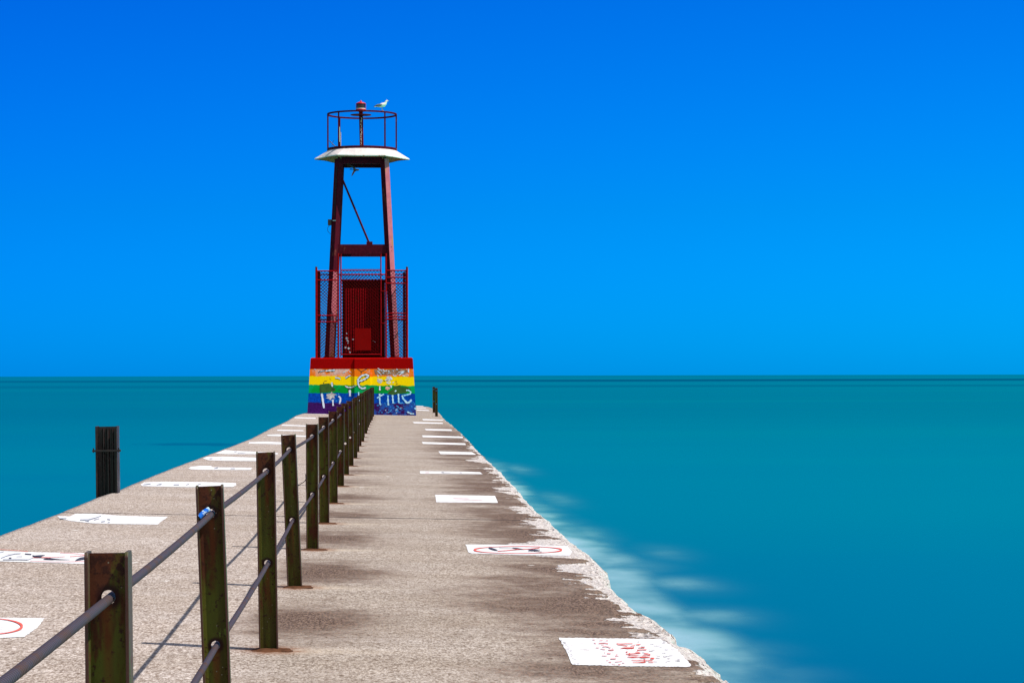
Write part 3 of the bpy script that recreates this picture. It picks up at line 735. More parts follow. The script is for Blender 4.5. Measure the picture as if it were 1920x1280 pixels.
# right row, near to far
z1 = lambda *p: Z(1100, 1190, 12, *p)
txt_r = [(z1((670,182),(760,190),(850,185),(1035,183)), 0.9), (z1((690,195),(720,210),(820,220),(925,234)), 1.1), (z1((1120,208),(1205,206)), 1.3), (z1((990,245),(1030,232),(1095,222)), 0.9),
         (z1((760,292),(850,280),(930,285),(1070,280)), [0.7, 1.8, 2.4, 1.6]), (z1((1020,296),(1060,262)), 1.2), (z1((1165,280),(1310,275)), 1.0), (z1((1140,335),(1200,326),(1350,322)), 1.2), (z1((1145,350),(1150,320)), 1.0),
         (z1((885,372),(925,372)), 1.8), (z1((885,425),(950,412),(1060,405),(1150,395),(1220,398)), [1.2, 1.0, .9, 1.6, 1.2]), (z1((1105,372),(1190,382)), 1.0), (z1((1290,405),(1360,408),(1440,440)), 1.3), (z1((1265,448),(1440,438)), 1.0),
         (z1((965,395),(975,445)), 1.6), (z1((930,440),(1000,442),(1150,447)), 1.1), (z1((925,485),(1040,490),(1180,487),(1250,492),(1430,487)), [0.9, 1.6, 0.9, 2.2, 1.0]), (z1((1440,515),(1520,518)), 2.2),
         (z1((1010,556),(1140,562),(1230,558),(1485,562)), 0.9), (z1((1300,540),(1310,600)), 1.2), (z1((1035,605),(1150,607),(1270,602),(1340,598)), [0.8, 0.9, 1.8, 1.0]), (z1((1390,602),(1505,602)), 1.1)]
txt_l = [(z1((130,92),(190,105)), 1.1), (z1((290,112),(370,110)), 1.0), (z1((430,115),(490,108)), 1.0), (z1((170,165),(215,180)), 1.5), (z1((275,178),(400,170),(490,185)), 1.5), (z1((360,255),(440,245),(500,265),(545,278)), 1.6), (z1((330,215),(395,212)), .8),
         (z1((210,275),(280,280)), 1.1), (z1((320,300),(420,315)), 1.4), (z1((490,325),(560,330),(620,325)), 1.6), (z1((570,290),(600,300)), 1.2), (z1((400,395),(420,375)), 1.2), (z1((460,405),(545,410)), 1.5), (z1((345,452),(460,462)), 1.2), (z1((640,465),(730,460)), 1.1),
         (z1((660,425),(700,428)), 1.0), (z1((540,525),(660,520)), 1.8), (z1((440,560),(500,556)), 1.0), (z1((500,600),(560,602)), 1.5), (z1((640,598),(810,576)), 1.1), (z1((800,612),(860,620)), 1.3), (z1((570,640),(650,648)), .9), (z1((710,648),(770,652)), 1.6)]
rsc = random.Random(5)
scuff = []
for k in range(46):
    x, y = rsc.uniform(1195, 1272), rsc.uniform(1200, 1240)
    if x > 1225+(y-1197)*0.9+18: continue
    L = rsc.uniform(2, 9); scuff.append(([(x, y), (x+L*0.5, y+rsc.uniform(-.5, .5)), (x+L, y+rsc.uniform(-.6, .6))], rsc.uniform(0.35, 0.95)))
for k in range(26):
    y = rsc.uniform(1196, 1244); x = 1049+(y-1195)*0.52+rsc.uniform(-1, 8); scuff.append(([(x, y), (x+rsc.uniform(2, 6), y+rsc.uniform(-.4, .4))], rsc.uniform(0.3, 0.7)))
SCUFF = mat_simple('worn_through_paint', (0.38, 0.37, 0.38), (0.55, 0.54, 0.57), 40, 0.85)
painted_sign([(1048,1194.5),(1238,1197),(1268,1215),(1296,1246),(1290,1249),(1180,1248),(1074,1245)], 'large white painted sign with faded red lettering at lower right near the camera',
             [('faded_lettering', SIGNPINK, txt_l, 0.0075), ('red_lettering', SIGNRED, txt_r, 0.0075), ('scuffs', SCUFF, scuff, 0.0055)], 1.4)
z4 = lambda *p: Z(840, 990, 6.857, *p)
ring = ell(*z4((900, 274))[0], 82, 6.6, 0, 360, 60)
painted_sign(Z(840,990,6.857,(222,206),(900,209),(1535,228),(1600,300),(1560,350),(900,341),(300,320),(262,305),(245,255)), 'white sign with a red prohibition ring and black diver by the broken right edge',
             [('red_ring', SIGNRED, [(ring, [0.8+1.9*abs(math.cos(2*math.pi*k/60))**10 for k in range(61)]), (z4((640,290),(760,282),(900,268),(1060,262),(1180,248)), 0.9)], 0.0075),
              ('black_figure', SIGNBLACK, [(z4((525,245),(560,258),(600,270),(640,280)), [2.0, 3.2, 2.6, 0.8]), (z4((660,248),(740,248),(830,252)), 0.5), (z4((830,250),(890,256),(960,266)), [1.0, 1.8, 0.6]), (z4((1030,268),(1090,278),(1140,280),(1180,284)), [0.8, 2.8, 2.0, 0.6]), (z4((1100,268),(1190,272)), 0.6), (z4((1030,292),(1110,282)), 0.7), (z4((1110,288),(1210,300)), 0.7)], 0.009)], 0.5)
painted_sign([(815.5,927),(928,929),(933.5,942),(818,941)], 'plain white painted rectangle in the middle of the right walkway', [('worn_lettering', SIGNPINK, [([(850,933),(880,934)], 0.5), ([(852,936),(905,937)], 0.4)], 0.0075)], 0.4)
painted_sign([(787,882.6),(870,883.6),(900,884.5),(905,888.4),(850,888),(788,887.3)], 'thin white painted sign with small dark marks, farther than the plain rectangle', [('black_figure', SIGNBLACK, [([(828,884.8),(833,885.6)], 1.0), ([(834,885.6),(845,885.6)], 0.4), ([(862,885.5),(866,885.8)], 0.5)], 0.0085), ('red_ring', SIGNPINK, [([(798,885.5),(805,885)], 0.8)], 0.0075)], 0.2)
FAR_R = [([(822,845.6),(885,847.2),(893,852),(826,850.8)], 'white painted sign touching the pale broken right edge, midway along the pier'),
         ([(791,828),(872,830.6),(873.5,833.8),(793,831.6)], 'white painted sign just in front of the dark slab joint on the right walkway'),
         ([(791,815.6),(867,818),(869,821),(793,819.2)], 'white painted sign just beyond the dark slab joint on the right walkway'),
         ([(796,803.6),(846,804.6),(848,807.4),(799,806.2)], 'short white painted sign with a faded left end, third from the plinth on the right'),
         ([(774,790.6),(830,792.2),(831,794.2),(776,793)], 'white painted bar on the right walkway, second from the plinth'),
         ([(792,785),(830,786.6),(832,788.2),(793,787.4)], 'white painted bar on the right walkway closest to the plinth, beside the thin post'),
         ([(781,767.5),(803,768.4),(806,770),(781,769)], 'nearest of three short white bars beyond the plinth at the pier end'),
         ([(781,763.6),(798,764.2),(800,765.4),(781,764.8)], 'middle of three short white bars beyond the plinth at the pier end'),
         ([(781,760.4),(793,760.8),(795,761.8),(781,761.4)], 'farthest of three short white bars beyond the plinth at the pier end')]
for q, lab in FAR_R: painted_sign(q, lab, (), 0.15)
# left row, near to far
zl = lambda *p: Z(0, 1020, 10.667, *p)
painted_sign([(-70,1156),(0,1157),(84,1158),(70,1176),(46,1193),(0,1195),(-110,1195)], 'white sign with a red ring cut off by the left border of the picture', [('red_ring', SIGNRED, [(ell(-25, 1173, 66, 15, 0, 360, 60), [1.2+3.6*abs(math.cos(2*math.pi*k/60))**6 for k in range(61)])], 0.0075)], 0.8)
painted_sign([(-60,1031),(0,1032),(70,1034.6),(158,1036),(212,1038),(204,1057),(160,1056.5),(80,1054),(0,1051.5),(-75,1050)], 'white sign with black figures and thin red lines behind the nearest fence post',
             [('red_ring', SIGNRED, [(zl((640,260),(760,262),(1000,258),(1300,240)), 0.6), (zl((0,100),(300,118),(560,140)), 0.5), (zl((1200,165),(1450,175),(1690,205)), 0.5), (zl((1400,240),(1690,222)), 0.7), (zl((600,328),(1100,345),(1690,335)), 0.5), (zl((830,258),(1010,262)), 1.2)], 0.0075),
              ('black_figure', SIGNBLACK, [(zl((640,215),(700,235),(760,232),(910,208)), [0.4, 3.0, 3.4, 0.5]), (zl((680,245),(830,250)), 2.0), (zl((870,290),(980,285),(1080,292)), [0.8, 3.0, 2.0]), (zl((1080,290),(1220,298),(1400,305)), [1.6, 1.0, 0.4]), (zl((1510,315),(1600,285),(1690,270)), [1.0, 4.2, 4.5]), (zl((500,185),(630,195)), 1.4), (zl((180,268),(235,268)), 1.4)], 0.009),
              ('grey_outline', SIGNGREY, [(zl((20,270),(150,220),(300,182),(420,175)), 1.1), (zl((60,300),(400,300),(560,305)), 1.2), (zl((560,305),(660,262)), 0.8), (zl((330,238),(450,238)), 0.6), (zl((0,155),(80,142)), 0.8)], 0.0085)], 0.5)
z3 = lambda *p: Z(90, 955, 8, *p)
painted_sign(z3((130,95),(330,98),(420,60),(720,60),(1100,90),(1800,105),(1640,222),(1100,215),(700,205),(360,170),(200,140)), 'white painted sign with brushed dark strokes and a ragged left end, left walkway',
             [('black_figure', SIGNGREY, [(z3((480,150),(600,150),(700,122),(800,90)), [1.0, 2.2, 1.4, 0.8]), (z3((560,160),(620,172)), 1.0), (z3((690,152),(770,128)), 1.0), (z3((800,178),(860,170)), 1.3), (z3((890,140),(935,148)), 1.3), (z3((895,188),(930,186)), 0.8), (z3((180,130),(280,128)), 1.3)], 0.0085)], 0.7)
z7 = lambda *p: Z(250, 840, 6.857, *p)
painted_sign(z7((90,465),(140,435),(400,428),(900,432),(1320,445),(1325,475),(1280,495),(700,498),(300,490),(120,485)), 'long white painted sign with dark dabs behind the olive post with blue tape', [('black_figure', SIGNGREY, [(z7((130,465),(225,455)), 1.2), (z7((300,468),(365,457)), [0.6, 2.2]), (z7((520,467),(590,466)), 1.4), (z7((680,468),(720,455)), .8), (z7((830,462),(870,456)), .8)], 0.0085)], 0.35)
painted_sign(z7((705,255),(740,238),(850,225),(1000,225),(1020,242),(1530,250),(1510,278),(1000,275),(740,270)), 'white painted sign with a small blue dab near its middle, left walkway', [('black_figure', SIGNGREY, [(z7((1040,258),(1090,245)), [0.6, 1.8]), (z7((1250,260),(1310,260)), 0.9)], 0.0085)], 0.3)
painted_sign(z7((890,128),(940,110),(1160,105),(1600,120),(1600,164),(1190,160),(960,152)), 'white painted sign cut by the dark third fence post, nearer of a close pair', [('grey_dab', SIGNGREY, [(z7((980,132),(1020,130)), 1.0), (z7((1110,132),(1140,130)), 0.6)], 0.0085)], 0.3)
painted_sign(z7((1050,65),(1180,20),(1300,32),(1560,42),(1866,60),(1850,78),(1560,74),(1180,74)), 'white painted sign with brush gaps on the left walkway, farther of a close pair', [('grey_dab', SIGNGREY, [(z7((1300,44),(1330,42)), 0.6), (z7((1340,62),(1450,54)), 0.5)], 0.0085)], 0.25)
FAR_L = [([(467,828.4),(500,827.4),(532,829),(531,832.6),(466,831)], 'white painted bar left of the fourth fence post, with tiny red and blue specks'),
         ([(500,814.6),(520,813.8),(575,816.4),(574,818.8),(502,816.6)], 'white painted bar left of the fifth fence post top'),
         ([(521,805),(568,806),(570,808),(519,807.2)], 'short white painted bar on the left walkway, fourth from the plinth'),
         ([(530,795.6),(574,797.2),(574,799),(527,797.6)], 'white painted bar on the left walkway, third from the plinth'),
         ([(553,781.6),(592,782.8),(592,784.6),(551,783.4)], 'white painted bar on the left walkway, second from the plinth'),
         ([(573,773.8),(612,774.8),(612,776.4),(570,775.4)], 'white painted bar on the left walkway against the foot of the plinth')]
for q, lab in FAR_L: painted_sign(q, lab, (), 0.15)

# ------------------------------------------------------------------ beacon plinth
V0 = 90.0                                         # centre of the tower, metres from the camera
base_c = at(678.3, 776, V0-2.0)
TX, TZ = base_c.x, 0.0
PB, PTOP, PHT = 2.02, 1.90, 2.13                  # half width at foot and top, height
plinth = thing('concrete_plinth', 'square concrete plinth painted in rainbow stripes with graffiti, under the red tower', 'plinth', (TX, V0, TZ))
b = B()
lv_ = [(-0.25, PB+0.015), (0.0, PB), (PHT-0.045, PTOP+0.002), (PHT, PTOP-0.045)]
vs = []; fs = []
for z, h in lv_: vs += [(-h, -h, z), (h, -h, z), (h, h, z), (-h, h, z)]
for i in range(3):
    for k in range(4): fs.append((i*4+k, i*4+(k+1) % 4, (i+1)*4+(k+1) % 4, (i+1)*4+k))
fs.append((12, 13, 14, 15)); b.add(vs, fs); b.build('painted_block', PLINTH, plinth)
slope_f = (PB-PTOP)/(PHT-0.045)
def fy(z, off=0.0): return -(PB-slope_f*z)-off
b = B(); x0, x1 = -0.27, 0.33; vs = []; fs = []
for z, off in ((-0.2, 0.07), (PHT-0.06, 0.07), (PHT-0.02, 0.02)):
    vs += [(x0, fy(z, off), z), (x1, fy(z, off), z), (x1, fy(z, -0.02), z), (x0, fy(z, -0.02), z)]
for i in range(2):
    for k in range(4): fs.append((i*4+k, i*4+(k+1) % 4, (i+1)*4+(k+1) % 4, (i+1)*4+k))
fs.append((8, 9, 10, 11)); b.add(vs, fs); b.build('pilaster', PLINTH, plinth)
PORG = Vector((TX, V0, TZ)); FN = Vector((0, -1, -slope_f)).normalized(); FN = Vector((0, -1, slope_f)).normalized()
def face(off):
    def f(px, py):
        p = hit(px, py, PORG+Vector((0, -PB-off, 0)), FN)-PORG
        if x0-0.0 < p.x < x1: p = hit(px, py, PORG+Vector((0, -PB-off-0.07, 0)), FN)-PORG
        return p
    return f
ga = lambda *p: Z(570, 680, 12.8, *p)
gb = lambda *p: Z(670, 680, 12.8, *p)
def graffiti(name, mat, lines, off):
    b = B()
    for (pl, w) in lines:
        dense = []
        for i in range(len(pl)-1):
            for t in (0, 0.25, 0.5, 0.75): dense.append((pl[i][0]+(pl[i+1][0]-pl[i][0])*t, pl[i][1]+(pl[i+1][1]-pl[i][1])*t))
        dense.append(pl[-1]); ph = random.random()*9; ribbon(b, dense, [w*(1.2+0.28*math.sin(ph+1.7*k)+random.uniform(-.12, .12)) for k in range(len(dense))], face(off))
    nf = []
    for f in b.f:
        p = [Vector(b.v[i]) for i in f]; nf.append(f if (p[1]-p[0]).cross(p[2]-p[0]).y <= 0 else tuple(reversed(f)))
    b.f = nf; b.build(name, mat, plinth)
def patch(name, mat, poly, off):
    b = B(); f = face(off); pts = [f(*p) for p in poly]; c = sum(pts, Vector())/len(pts); n = len(pts)
    b.add([c]+pts, [(0, 1+k, 1+(k+1) % n) for k in range(n)]); nf = []
    for q in b.f:
        p = [Vector(b.v[i]) for i in q]; nf.append(q if (p[1]-p[0]).cross(p[2]-p[0]).y <= 0 else tuple(reversed(q)))
    b.f = nf; b.build(name, mat, plinth)
def splat(cx, cy, r, n=22, j=0.35): return [(cx+r*(1+random.uniform(-j, j))*math.cos(2*math.pi*k/n), cy+r*(1+random.uniform(-j, j))*0.8*math.sin(2*math.pi*k/n)) for k in range(n)]
patch('cover_paint', DGREEN, ga((372,520),(500,500),(615,492),(640,560),(760,620),(740,680),(640,690),(560,705),(400,712)), 0.004)
patch('cover_paint', DGREEN, gb((870,560),(1040,530),(1042,575),(1180,580),(1300,640),(1160,720),(1000,742),(860,770),(720,750),(760,690),(850,630)), 0.004)
patch('smudge', BROWNPAINT, gb((400,165),(520,150),(700,165),(860,150),(1130,150),(1230,190),(1150,270),(960,285),(700,292),(430,285)), 0.004)
patch('smudge', PINKPAINT, ga((770,150),(1100,150),(1050,215),(900,240),(740,285),(700,230)), 0.004)
WL = [(ga((520,195),(620,182),(740,175)), 2.0), (ga((390,210),(450,188),(500,185)), 1.0), (ga((750,355),(810,362),(870,382)), 2.0), (ga((995,370),(1040,330),(1110,298)), [1.6]+[1.2]*8), (ga((665,470),(672,520),(682,572)), 2.4), (ga((985,555),(1060,590),(1150,590),(1240,540)), 1.7),
      (ga((425,735),(440,820),(460,950),(480,1085)), 3.0), (ga((690,880),(700,1030)), 2.4), (ga((825,800),(870,830),(880,880),(850,985)), 2.4), (ga((1100,650),(1105,800)), 3.0), (gb((5,440),(40,370),(100,310),(200,280),(270,300),(250,340),(180,390),(90,430),(15,450),(25,520),(60,590),(130,620),(205,592)), 2.4),
      (gb((540,560),(540,660)), 2.4), (gb((1235,140),(1225,235)), 1.8), (gb((610,150),(650,205),(720,180)), 1.1), (gb((985,225),(1130,200),(1000,300)), 1.4), (gb((490,130),(560,165),(480,200),(540,240)), 1.0), (gb((850,275),(880,315),(950,300)), 1.0), (gb((1080,300),(1140,318)), 1.0), (gb((740,200),(770,200)), 2.0), (gb((490,280),(500,330)), 1.4), (gb((1215,300),(1230,302)), 1.6), (gb((790,330),(830,400)), 2.2), (gb((700,470),(760,500),(800,460)), 1.4), (gb((785,545),(825,565),(800,600)), 1.8)]
BLK = [([(x+0.25, y+0.35) for x, y in pl], (w if not isinstance(w, list) else max(w))+1.5) for pl, w in WL[:6]+WL[10:12]]
BLK += [(ga((345,240),(390,200),(520,165)), 1.2), (gb((0,140),(60,185),(100,210),(170,175),(245,130)), 0.9), (gb((100,210),(90,250)), 1.2), (ga((380,600),(420,900),(440,1000)), 0.7), (ga((1060,690),(1070,650),(1090,620)), 1.6)]
def fixw(lines): return [(pl, max(w) if isinstance(w, list) else w) for pl, w in lines]
graffiti('graffiti_outline', BLACKPAINT, fixw(BLK), 0.006)
graffiti('graffiti', WPAINT, fixw(WL), 0.009)
CY = [(gb((535,740),(538,860),(542,980),(565,1010)), 2.2), (gb((470,845),(560,790),(640,750)), 1.8), (gb((735,780),(737,900),(748,1020)), 2.2), (gb((845,770),(852,870),(860,970)), 2.2), (gb((985,740),(990,850),(998,960)), 2.2), (gb((1110,785),(1200,765),(1270,745),(1285,700),(1225,655),(1170,660)), 2.0), (gb((1075,780),(1100,860),(1190,960),(1250,945),(1300,880)), 2.6), (gb((30,700),(40,1050)), 2.0), (gb((1370,1080),(1410,1110)), 2.4), (gb((1200,1170),(1280,1215),(1360,1220)), 1.8), (gb((900,690),(935,660)), 2.0)]
graffiti('graffiti', CYANPAINT, CY, 0.009)
rs = random.Random(11)
def scribble(x0, x1, y0, y1, n, wl, wh):
    out = []
    for k in range(n):
        x, y = rs.uniform(x0, x1), rs.uniform(y0, y1); pl = [(x, y)]
        for j in range(rs.randint(2, 4)):
            x += rs.uniform(-2.6, 2.6); y += rs.uniform(-1.8, 1.8); pl.append((min(max(x, x0), x1), min(max(y, y0), y1)))
        out.append((pl, rs.uniform(wl, wh)))
    return out
BRIGHTBLUE = mat_simple('bright_blue_brushed_paint', (0.0, 0.16, 0.62), (0.05, 0.34, 0.80), 5, 0.7)
graffiti('brush_marks', BRIGHTBLUE, scribble(707, 778, 750, 773, 34, 0.8, 2.0)+scribble(604, 640, 737, 756, 12, 0.8, 1.8), 0.0055)
graffiti('scribble', WPAINT, scribble(702, 768, 691, 702, 16, 0.5, 0.9)+scribble(586, 660, 692, 702, 7, 0.5, 0.9)+scribble(704, 742, 706, 720, 8, 0.5, 1.0)+scribble(720, 776, 764, 774, 7, 0.5, 1.0), 0.0105)
graffiti('scribble', BLACKPAINT, scribble(600, 660, 706, 733, 9, 0.4, 0.7)+scribble(706, 750, 706, 738, 9, 0.4, 0.8), 0.0068)
patch('paint_splatter', GREYPAINT, splat(*ga((650,790))[0], 8.5, 26, 0.4), 0.0075)
patch('paint_splatter', PINKPAINT, splat(*gb((725,610))[0], 4.2, 16, 0.25), 0.0075)
patch('paint_splatter', GREYPAINT, splat(*gb((760,380))[0], 5.5, 18, 0.4), 0.0075)
patch('paint_splatter', GREYPAINT, splat(*gb((540,430))[0], 4.5, 18, 0.45), 0.0065)

# ------------------------------------------------------------------ beacon tower
tower = thing('beacon_tower', 'slim dark red steel beacon tower with a white skirted top and round railing', 'beacon tower', (TX, V0, TZ))
LB, LT, ZB, ZT = 1.235, 0.855, PHT, 9.62
def legx(z): return LB+(LT-LB)*(z-ZB)/(ZT-ZB)
LEGR = 0.172
for sx in (-1, 1):
    for sy in (-1, 1):
        b = B()
        zm = 5.35; b.tube([(sx*LB, sy*LB, ZB), (sx*legx(zm), sy*legx(zm), zm), (sx*LT, sy*LT, ZT)], LEGR, 4, True, 0.0, False)
        leg = b.build('leg', MAROON, tower, None, 0.012); leg.data.materials.append(SUNLIT_PINK.m)
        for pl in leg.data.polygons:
            if pl.normal.x > 0.4 and (sx > 0 or pl.center.z < 5.0): pl.material_index = 1  # right-facing faces take a paler colour as painted sunlight, left legs below the shadow line
        b = B(); b.box(sx*LB-0.22, sx*LB+0.22, sy*LB-0.22, sy*LB+0.22, ZB+0.002, ZB+0.03); b.build('foot_plate', RED, leg)
# crossbeams: ring of channels at mid height and under the platform
for (za, zb, inset) in ((6.03, 6.39, 0.10), (9.44, 9.70, 0.08)):
    h = legx((za+zb)/2)
    for (sx, sy) in ((0, -1), (0, 1), (-1, 0), (1, 0)):
        b = B(); t = 0.05
        if sx == 0:
            y = sy*h; b.box(-h+inset, h-inset, y-t, y-t+0.014, za+0.014, zb-0.014); b.box(-h+inset, h-inset, y-t, y+t, za, za+0.014); b.box(-h+inset, h-inset, y-t, y+t, zb-0.014, zb)
        else:
            x = sx*h; b.box(x-t, x-t+0.014, -h+inset, h-inset, za+0.014, zb-0.014); b.box(x-t, x+t, -h+inset, h-inset, za, za+0.014); b.box(x-t, x+t, -h+inset, h-inset, zb-0.014, zb)
        cb_ = b.build('crossbeam', MAROON, tower, None, 0.004)
        if sy == -1 and za < 7:
            for dx in (-0.03, 0.12):
                for z in (6.15, 6.29):
                    for s in (-1, 1):
                        b = B(); b.tube([(s*h+dx-0.045*(s < 0)-0.045, -h-0.10, z), (s*h+dx-0.045*(s < 0)-0.045, -h-0.06, z)], 0.02, 6)
                        b.build('bolt', BLACKPAINT, cb_)
b = B(); b.tube([(-LT-0.02, -LT-0.05, 9.20), (0.29, -0.98, 6.40)], 0.038, 8); br = b.build('diagonal_brace', MAROON, tower)
b = B(); b.box(0.17, 0.40, -1.03, -1.01, 6.39, 6.50); b.build('gusset_plate', MAROON, br)
# platform: white hexagonal skirt, plate, ring beam
def hexa(r, z, wob=0.0): return [(r*math.cos(math.pi/3*k), r*math.sin(math.pi/3*k), z+wob*random.uniform(-1, 1)) for k in range(6)]
def skirt_mesh(off):
    b = B(); vs = []; fs = []; n = 36
    def hexr(a):
        t = (a % (math.pi/3))-math.pi/6; return math.cos(math.pi/6)/math.cos(t)
    rows = [(1.33, 9.99, 0.0), (1.49, 9.90, 0.33), (1.65, 9.805, 0.67), (1.81, 9.71, 1.0), (1.805, 9.68, 1.0)]
    for (r, z, hx) in rows:
        for k in range(n):
            a = 2*math.pi*k/n; q = 1+(hexr(a)-1)*hx
            corner = abs(((a/(math.pi/3)) % 1)-0.5)*2
            zz = z-off+(0.012*math.sin(a*2+0.7)+0.010*math.sin(5*a)+0.01-0.02*corner*abs(math.cos(a)))*(hx if r > 1.6 else 0)
            vs.append(((r*q-off)*math.cos(a), (r*q-off)*math.sin(a), zz))
    for i in range(len(rows)-1):
        for k in range(n): fs.append((i*n+k, (i+1)*n+k, (i+1)*n+(k+1) % n, i*n+(k+1) % n))
    b.add(vs, fs); return b
skm = skirt_mesh(0.0).build('skirt', WHITE_SHEET_RUST, tower)
BEIGE = mat_simple('dirty_cream_underside', (0.75, 0.20, 0.10), (0.60, 0.15, 0.07), 3, 0.7)
skirt_mesh(0.012).build('lining', BEIGE, skm)
b = B(); b.lathe((0, 0, 0), [(1.31, 9.92), (1.318, 9.985)], 36, False); b.build('platform_plate', BEIGE, tower)
# railing
RR = 1.33
b = B(); b.ring((0, 0), RR, 9.992, 10.09, 0.012); b.build('toe_board', MAROON, tower)
b = B(); b.ring((0, 0), RR, 11.36, 11.42, 0.05); b.build('top_rail', MAROON, tower)
for a in (0, 48, 132, 180, 228, 312, 90):
    x, y = (RR-0.03)*math.cos(R(a)), (RR-0.03)*math.sin(R(a)); w = 0.028
    b = B(); b.box(x-w, x+w, y-w, y+w, 10.09, 11.36); pst = b.build('railing_post', MAROON, tower)
    if a in (132, 228):
        b = B(); b.box(x+w+0.002, x+w+0.022, y-0.012, y+0.012, 10.25, 10.82); b.build('peeling_paint', WHITE_SHEET, pst)
# mast and lantern
b = B(); b.tube([(-0.01, 0, 9.986), (-0.045, 0, 11.50)], 0.075, 14); mast = b.build('mast', MAROON, tower)
b = B()
for k in range(26):
    z = 10.2+k*0.042+random.uniform(-.01, .01); x = -0.035+random.uniform(-0.012, 0.022); w = random.uniform(0.006, 0.016); hh = random.uniform(0.014, 0.034)
    b.add([(x-w, -0.0795, z-hh), (x+w*0.7, -0.0795, z-hh*0.8), (x+w, -0.0795, z+hh), (x-w*0.5, -0.0795, z+hh*0.7)], [(0, 1, 2, 3)])
b.build('peeling_paint', WHITE_SHEET, mast)
LXc = -0.045
b = B(); b.lathe((LXc, 0, 11.37), [(0.40, 0), (0.40, 0.018)], 28, False); b.build('catch_plate', MAROON, tower)
b = B(); b.lathe((LXc, 0, 11.50), [(0.12, 0), (0.19, 0.03), (0.195, 0.085), (0.18, 0.105)], 24); lan = b.build('lantern', LENSRED, tower)
b = B(); b.lathe((LXc, 0, 11.605), [(0.165, 0), (0.17, 0.02), (0.17, 0.17), (0.165, 0.185)], 24); b.build('lens', GLASS, lan)
b = B(); b.ring((LXc, 0), 0.178, 11.606, 11.628, 0.006, 24); b.build('lens_rim', WHITE_SHEET, lan)
b = B(); b.lathe((LXc, 0, 11.79), [(0.19, 0), (0.19, 0.025), (0.11, 0.07), (0.04, 0.085), (0.04, 0.115), (0.02, 0.14)], 24); b.build('cap', LENSRED, lan)
for s in (-1, 1):
    b = B(); b.tube([(LXc+s*0.183, -0.02, 11.6), (LXc+s*0.183, -0.02, 11.80)], 0.010, 6); b.build('guard_bar', LENSRED, lan)
# junction box with a clamp band and wire on the left leg
zj = 7.22; xj = -legx(zj)
b = B(); b.box(xj-0.30, xj-0.165, -legx(zj)-0.07, -legx(zj)+0.07, zj-0.11, zj+0.11); jb = b.build('junction_box', STEELDARK, tower, None, 0.008)
b = B(); q = legx(zj); b.add([(-q-0.12, -q-0.075, zj+0.05), (-q, -q-0.185, zj+0.05), (-q, -q-0.185, zj+0.075), (-q-0.12, -q-0.075, zj+0.075)], [(0, 1, 2, 3)]); b.build('clamp_band', WHITE_SHEET, jb)
b = B(); b.tube([(xj-0.24, -q, zj-0.11), (xj-0.32, -q, zj-0.22), (xj-0.30, -q, zj-0.34), (xj-0.20, -q, zj-0.44)], 0.009, 6); b.build('wire', STEELDARK, jb)
# black scrawl running down the left leg
b = B()
for k in range(16):
    z = 9.25-k*0.115; q = legx(z); c_ = Vector((-q-0.065, -q-0.118, z)); du = Vector((0.7, -0.7, 0)); s = random.uniform(0.7, 1.2)
    for (a1, c1, a2, c2) in (((-.05, .05, .04, .03)), ((.04, .03, -.03, -.03)), ((-.03, -.03, .05, -.045))):
        p, r_ = c_+du*a1*s+Vector((0, 0, c1)), c_+du*a2*s+Vector((0, 0, c2)); n_ = Vector((0, 0, 0.011))
        off = Vector((-0.004, -0.004, 0)); b.add([p-n_+off, r_-n_+off, r_+n_+off, p+n_+off], [(0, 1, 2, 3)])
b.build('scrawl', BLACKPAINT, tower)

# ------------------------------------------------------------------ cage of chain-link around the tower foot
cage = thing('chain_link_cage', 'red chain-link cage with pipe posts around the foot of the tower', 'fence', (TX, V0, TZ))
CH = 1.69; CZ0, CZ1 = PHT, 5.42
def pipe(name, p, q, r=0.03, mat=RED, parent=cage, n=8):
    b = B(); b.tube([p, q], r, n); return b.build(name, mat, parent)
def wires(p, ux, w, h, pitch=0.125, r=0.0085):
    """diamond mesh in the rectangle p + a*ux + b*z"""
    b = B(); ux = Vector(ux); p = Vector(p); nrm = ux.cross(Vector((0, 0, 1)))
    for s in (1, -1):
        c = -h if s > 0 else 0.0; end = w if s > 0 else w+h
        while c < end:
            # line: a - s*b = c
            pts = []
            a0 = max(0.0, c) if s > 0 else max(0.0, c-h); a1 = min(w, c+h) if s > 0 else min(w, c)
            if a1-a0 > 0.01:
                b0 = (a0-c) if s > 0 else (c-a0); b1 = (a1-c) if s > 0 else (c-a1)
                o_ = nrm*(0.004*s)
                b.tube([p+ux*a0+Vector((0, 0, b0))+o_, p+ux*a1+Vector((0, 0, b1))+o_], r, 3, False, 0, True)
            c += pitch
    return b
GX0, GX1, GI0, GI1 = -0.875, 0.905, -0.775, 0.715
for (x, y) in ((-CH, -CH), (CH, -CH), (CH, CH), (-CH, CH)):
    po = pipe('corner_post', (x, y, CZ0), (x, y, CZ1+0.06), 0.040)
    b = B(); b.blob((x, y, CZ1+0.07), 0.045, 0.045, 0.04, 10, 6); b.build('post_cap', STEELDARK, po)
    b = B()
    for k in range(6): b.ring((x, y), 0.046, CZ0+0.3+k*0.5, CZ0+0.325+k*0.5, 0.008, 12)
    b.build('tension_band', RED, po)
for x in (GX0, GX1): pipe('gate_post', (x, -CH+0.01, CZ0), (x, -CH+0.01, 6.02), 0.034)
gate = pipe('gate_frame', (GI0, -CH, CZ0+0.06), (GI0, -CH, 6.0), 0.026)
for pq in (((GI1, -CH, CZ0+0.06), (GI1, -CH, 6.0)), ((GI0, -CH, 5.385), (GI1, -CH, 5.385)), ((GI0, -CH, CZ0+0.12), (GI1, -CH, CZ0+0.12))):
    pipe('frame_pipe', pq[0], pq[1], 0.024, RED, gate)
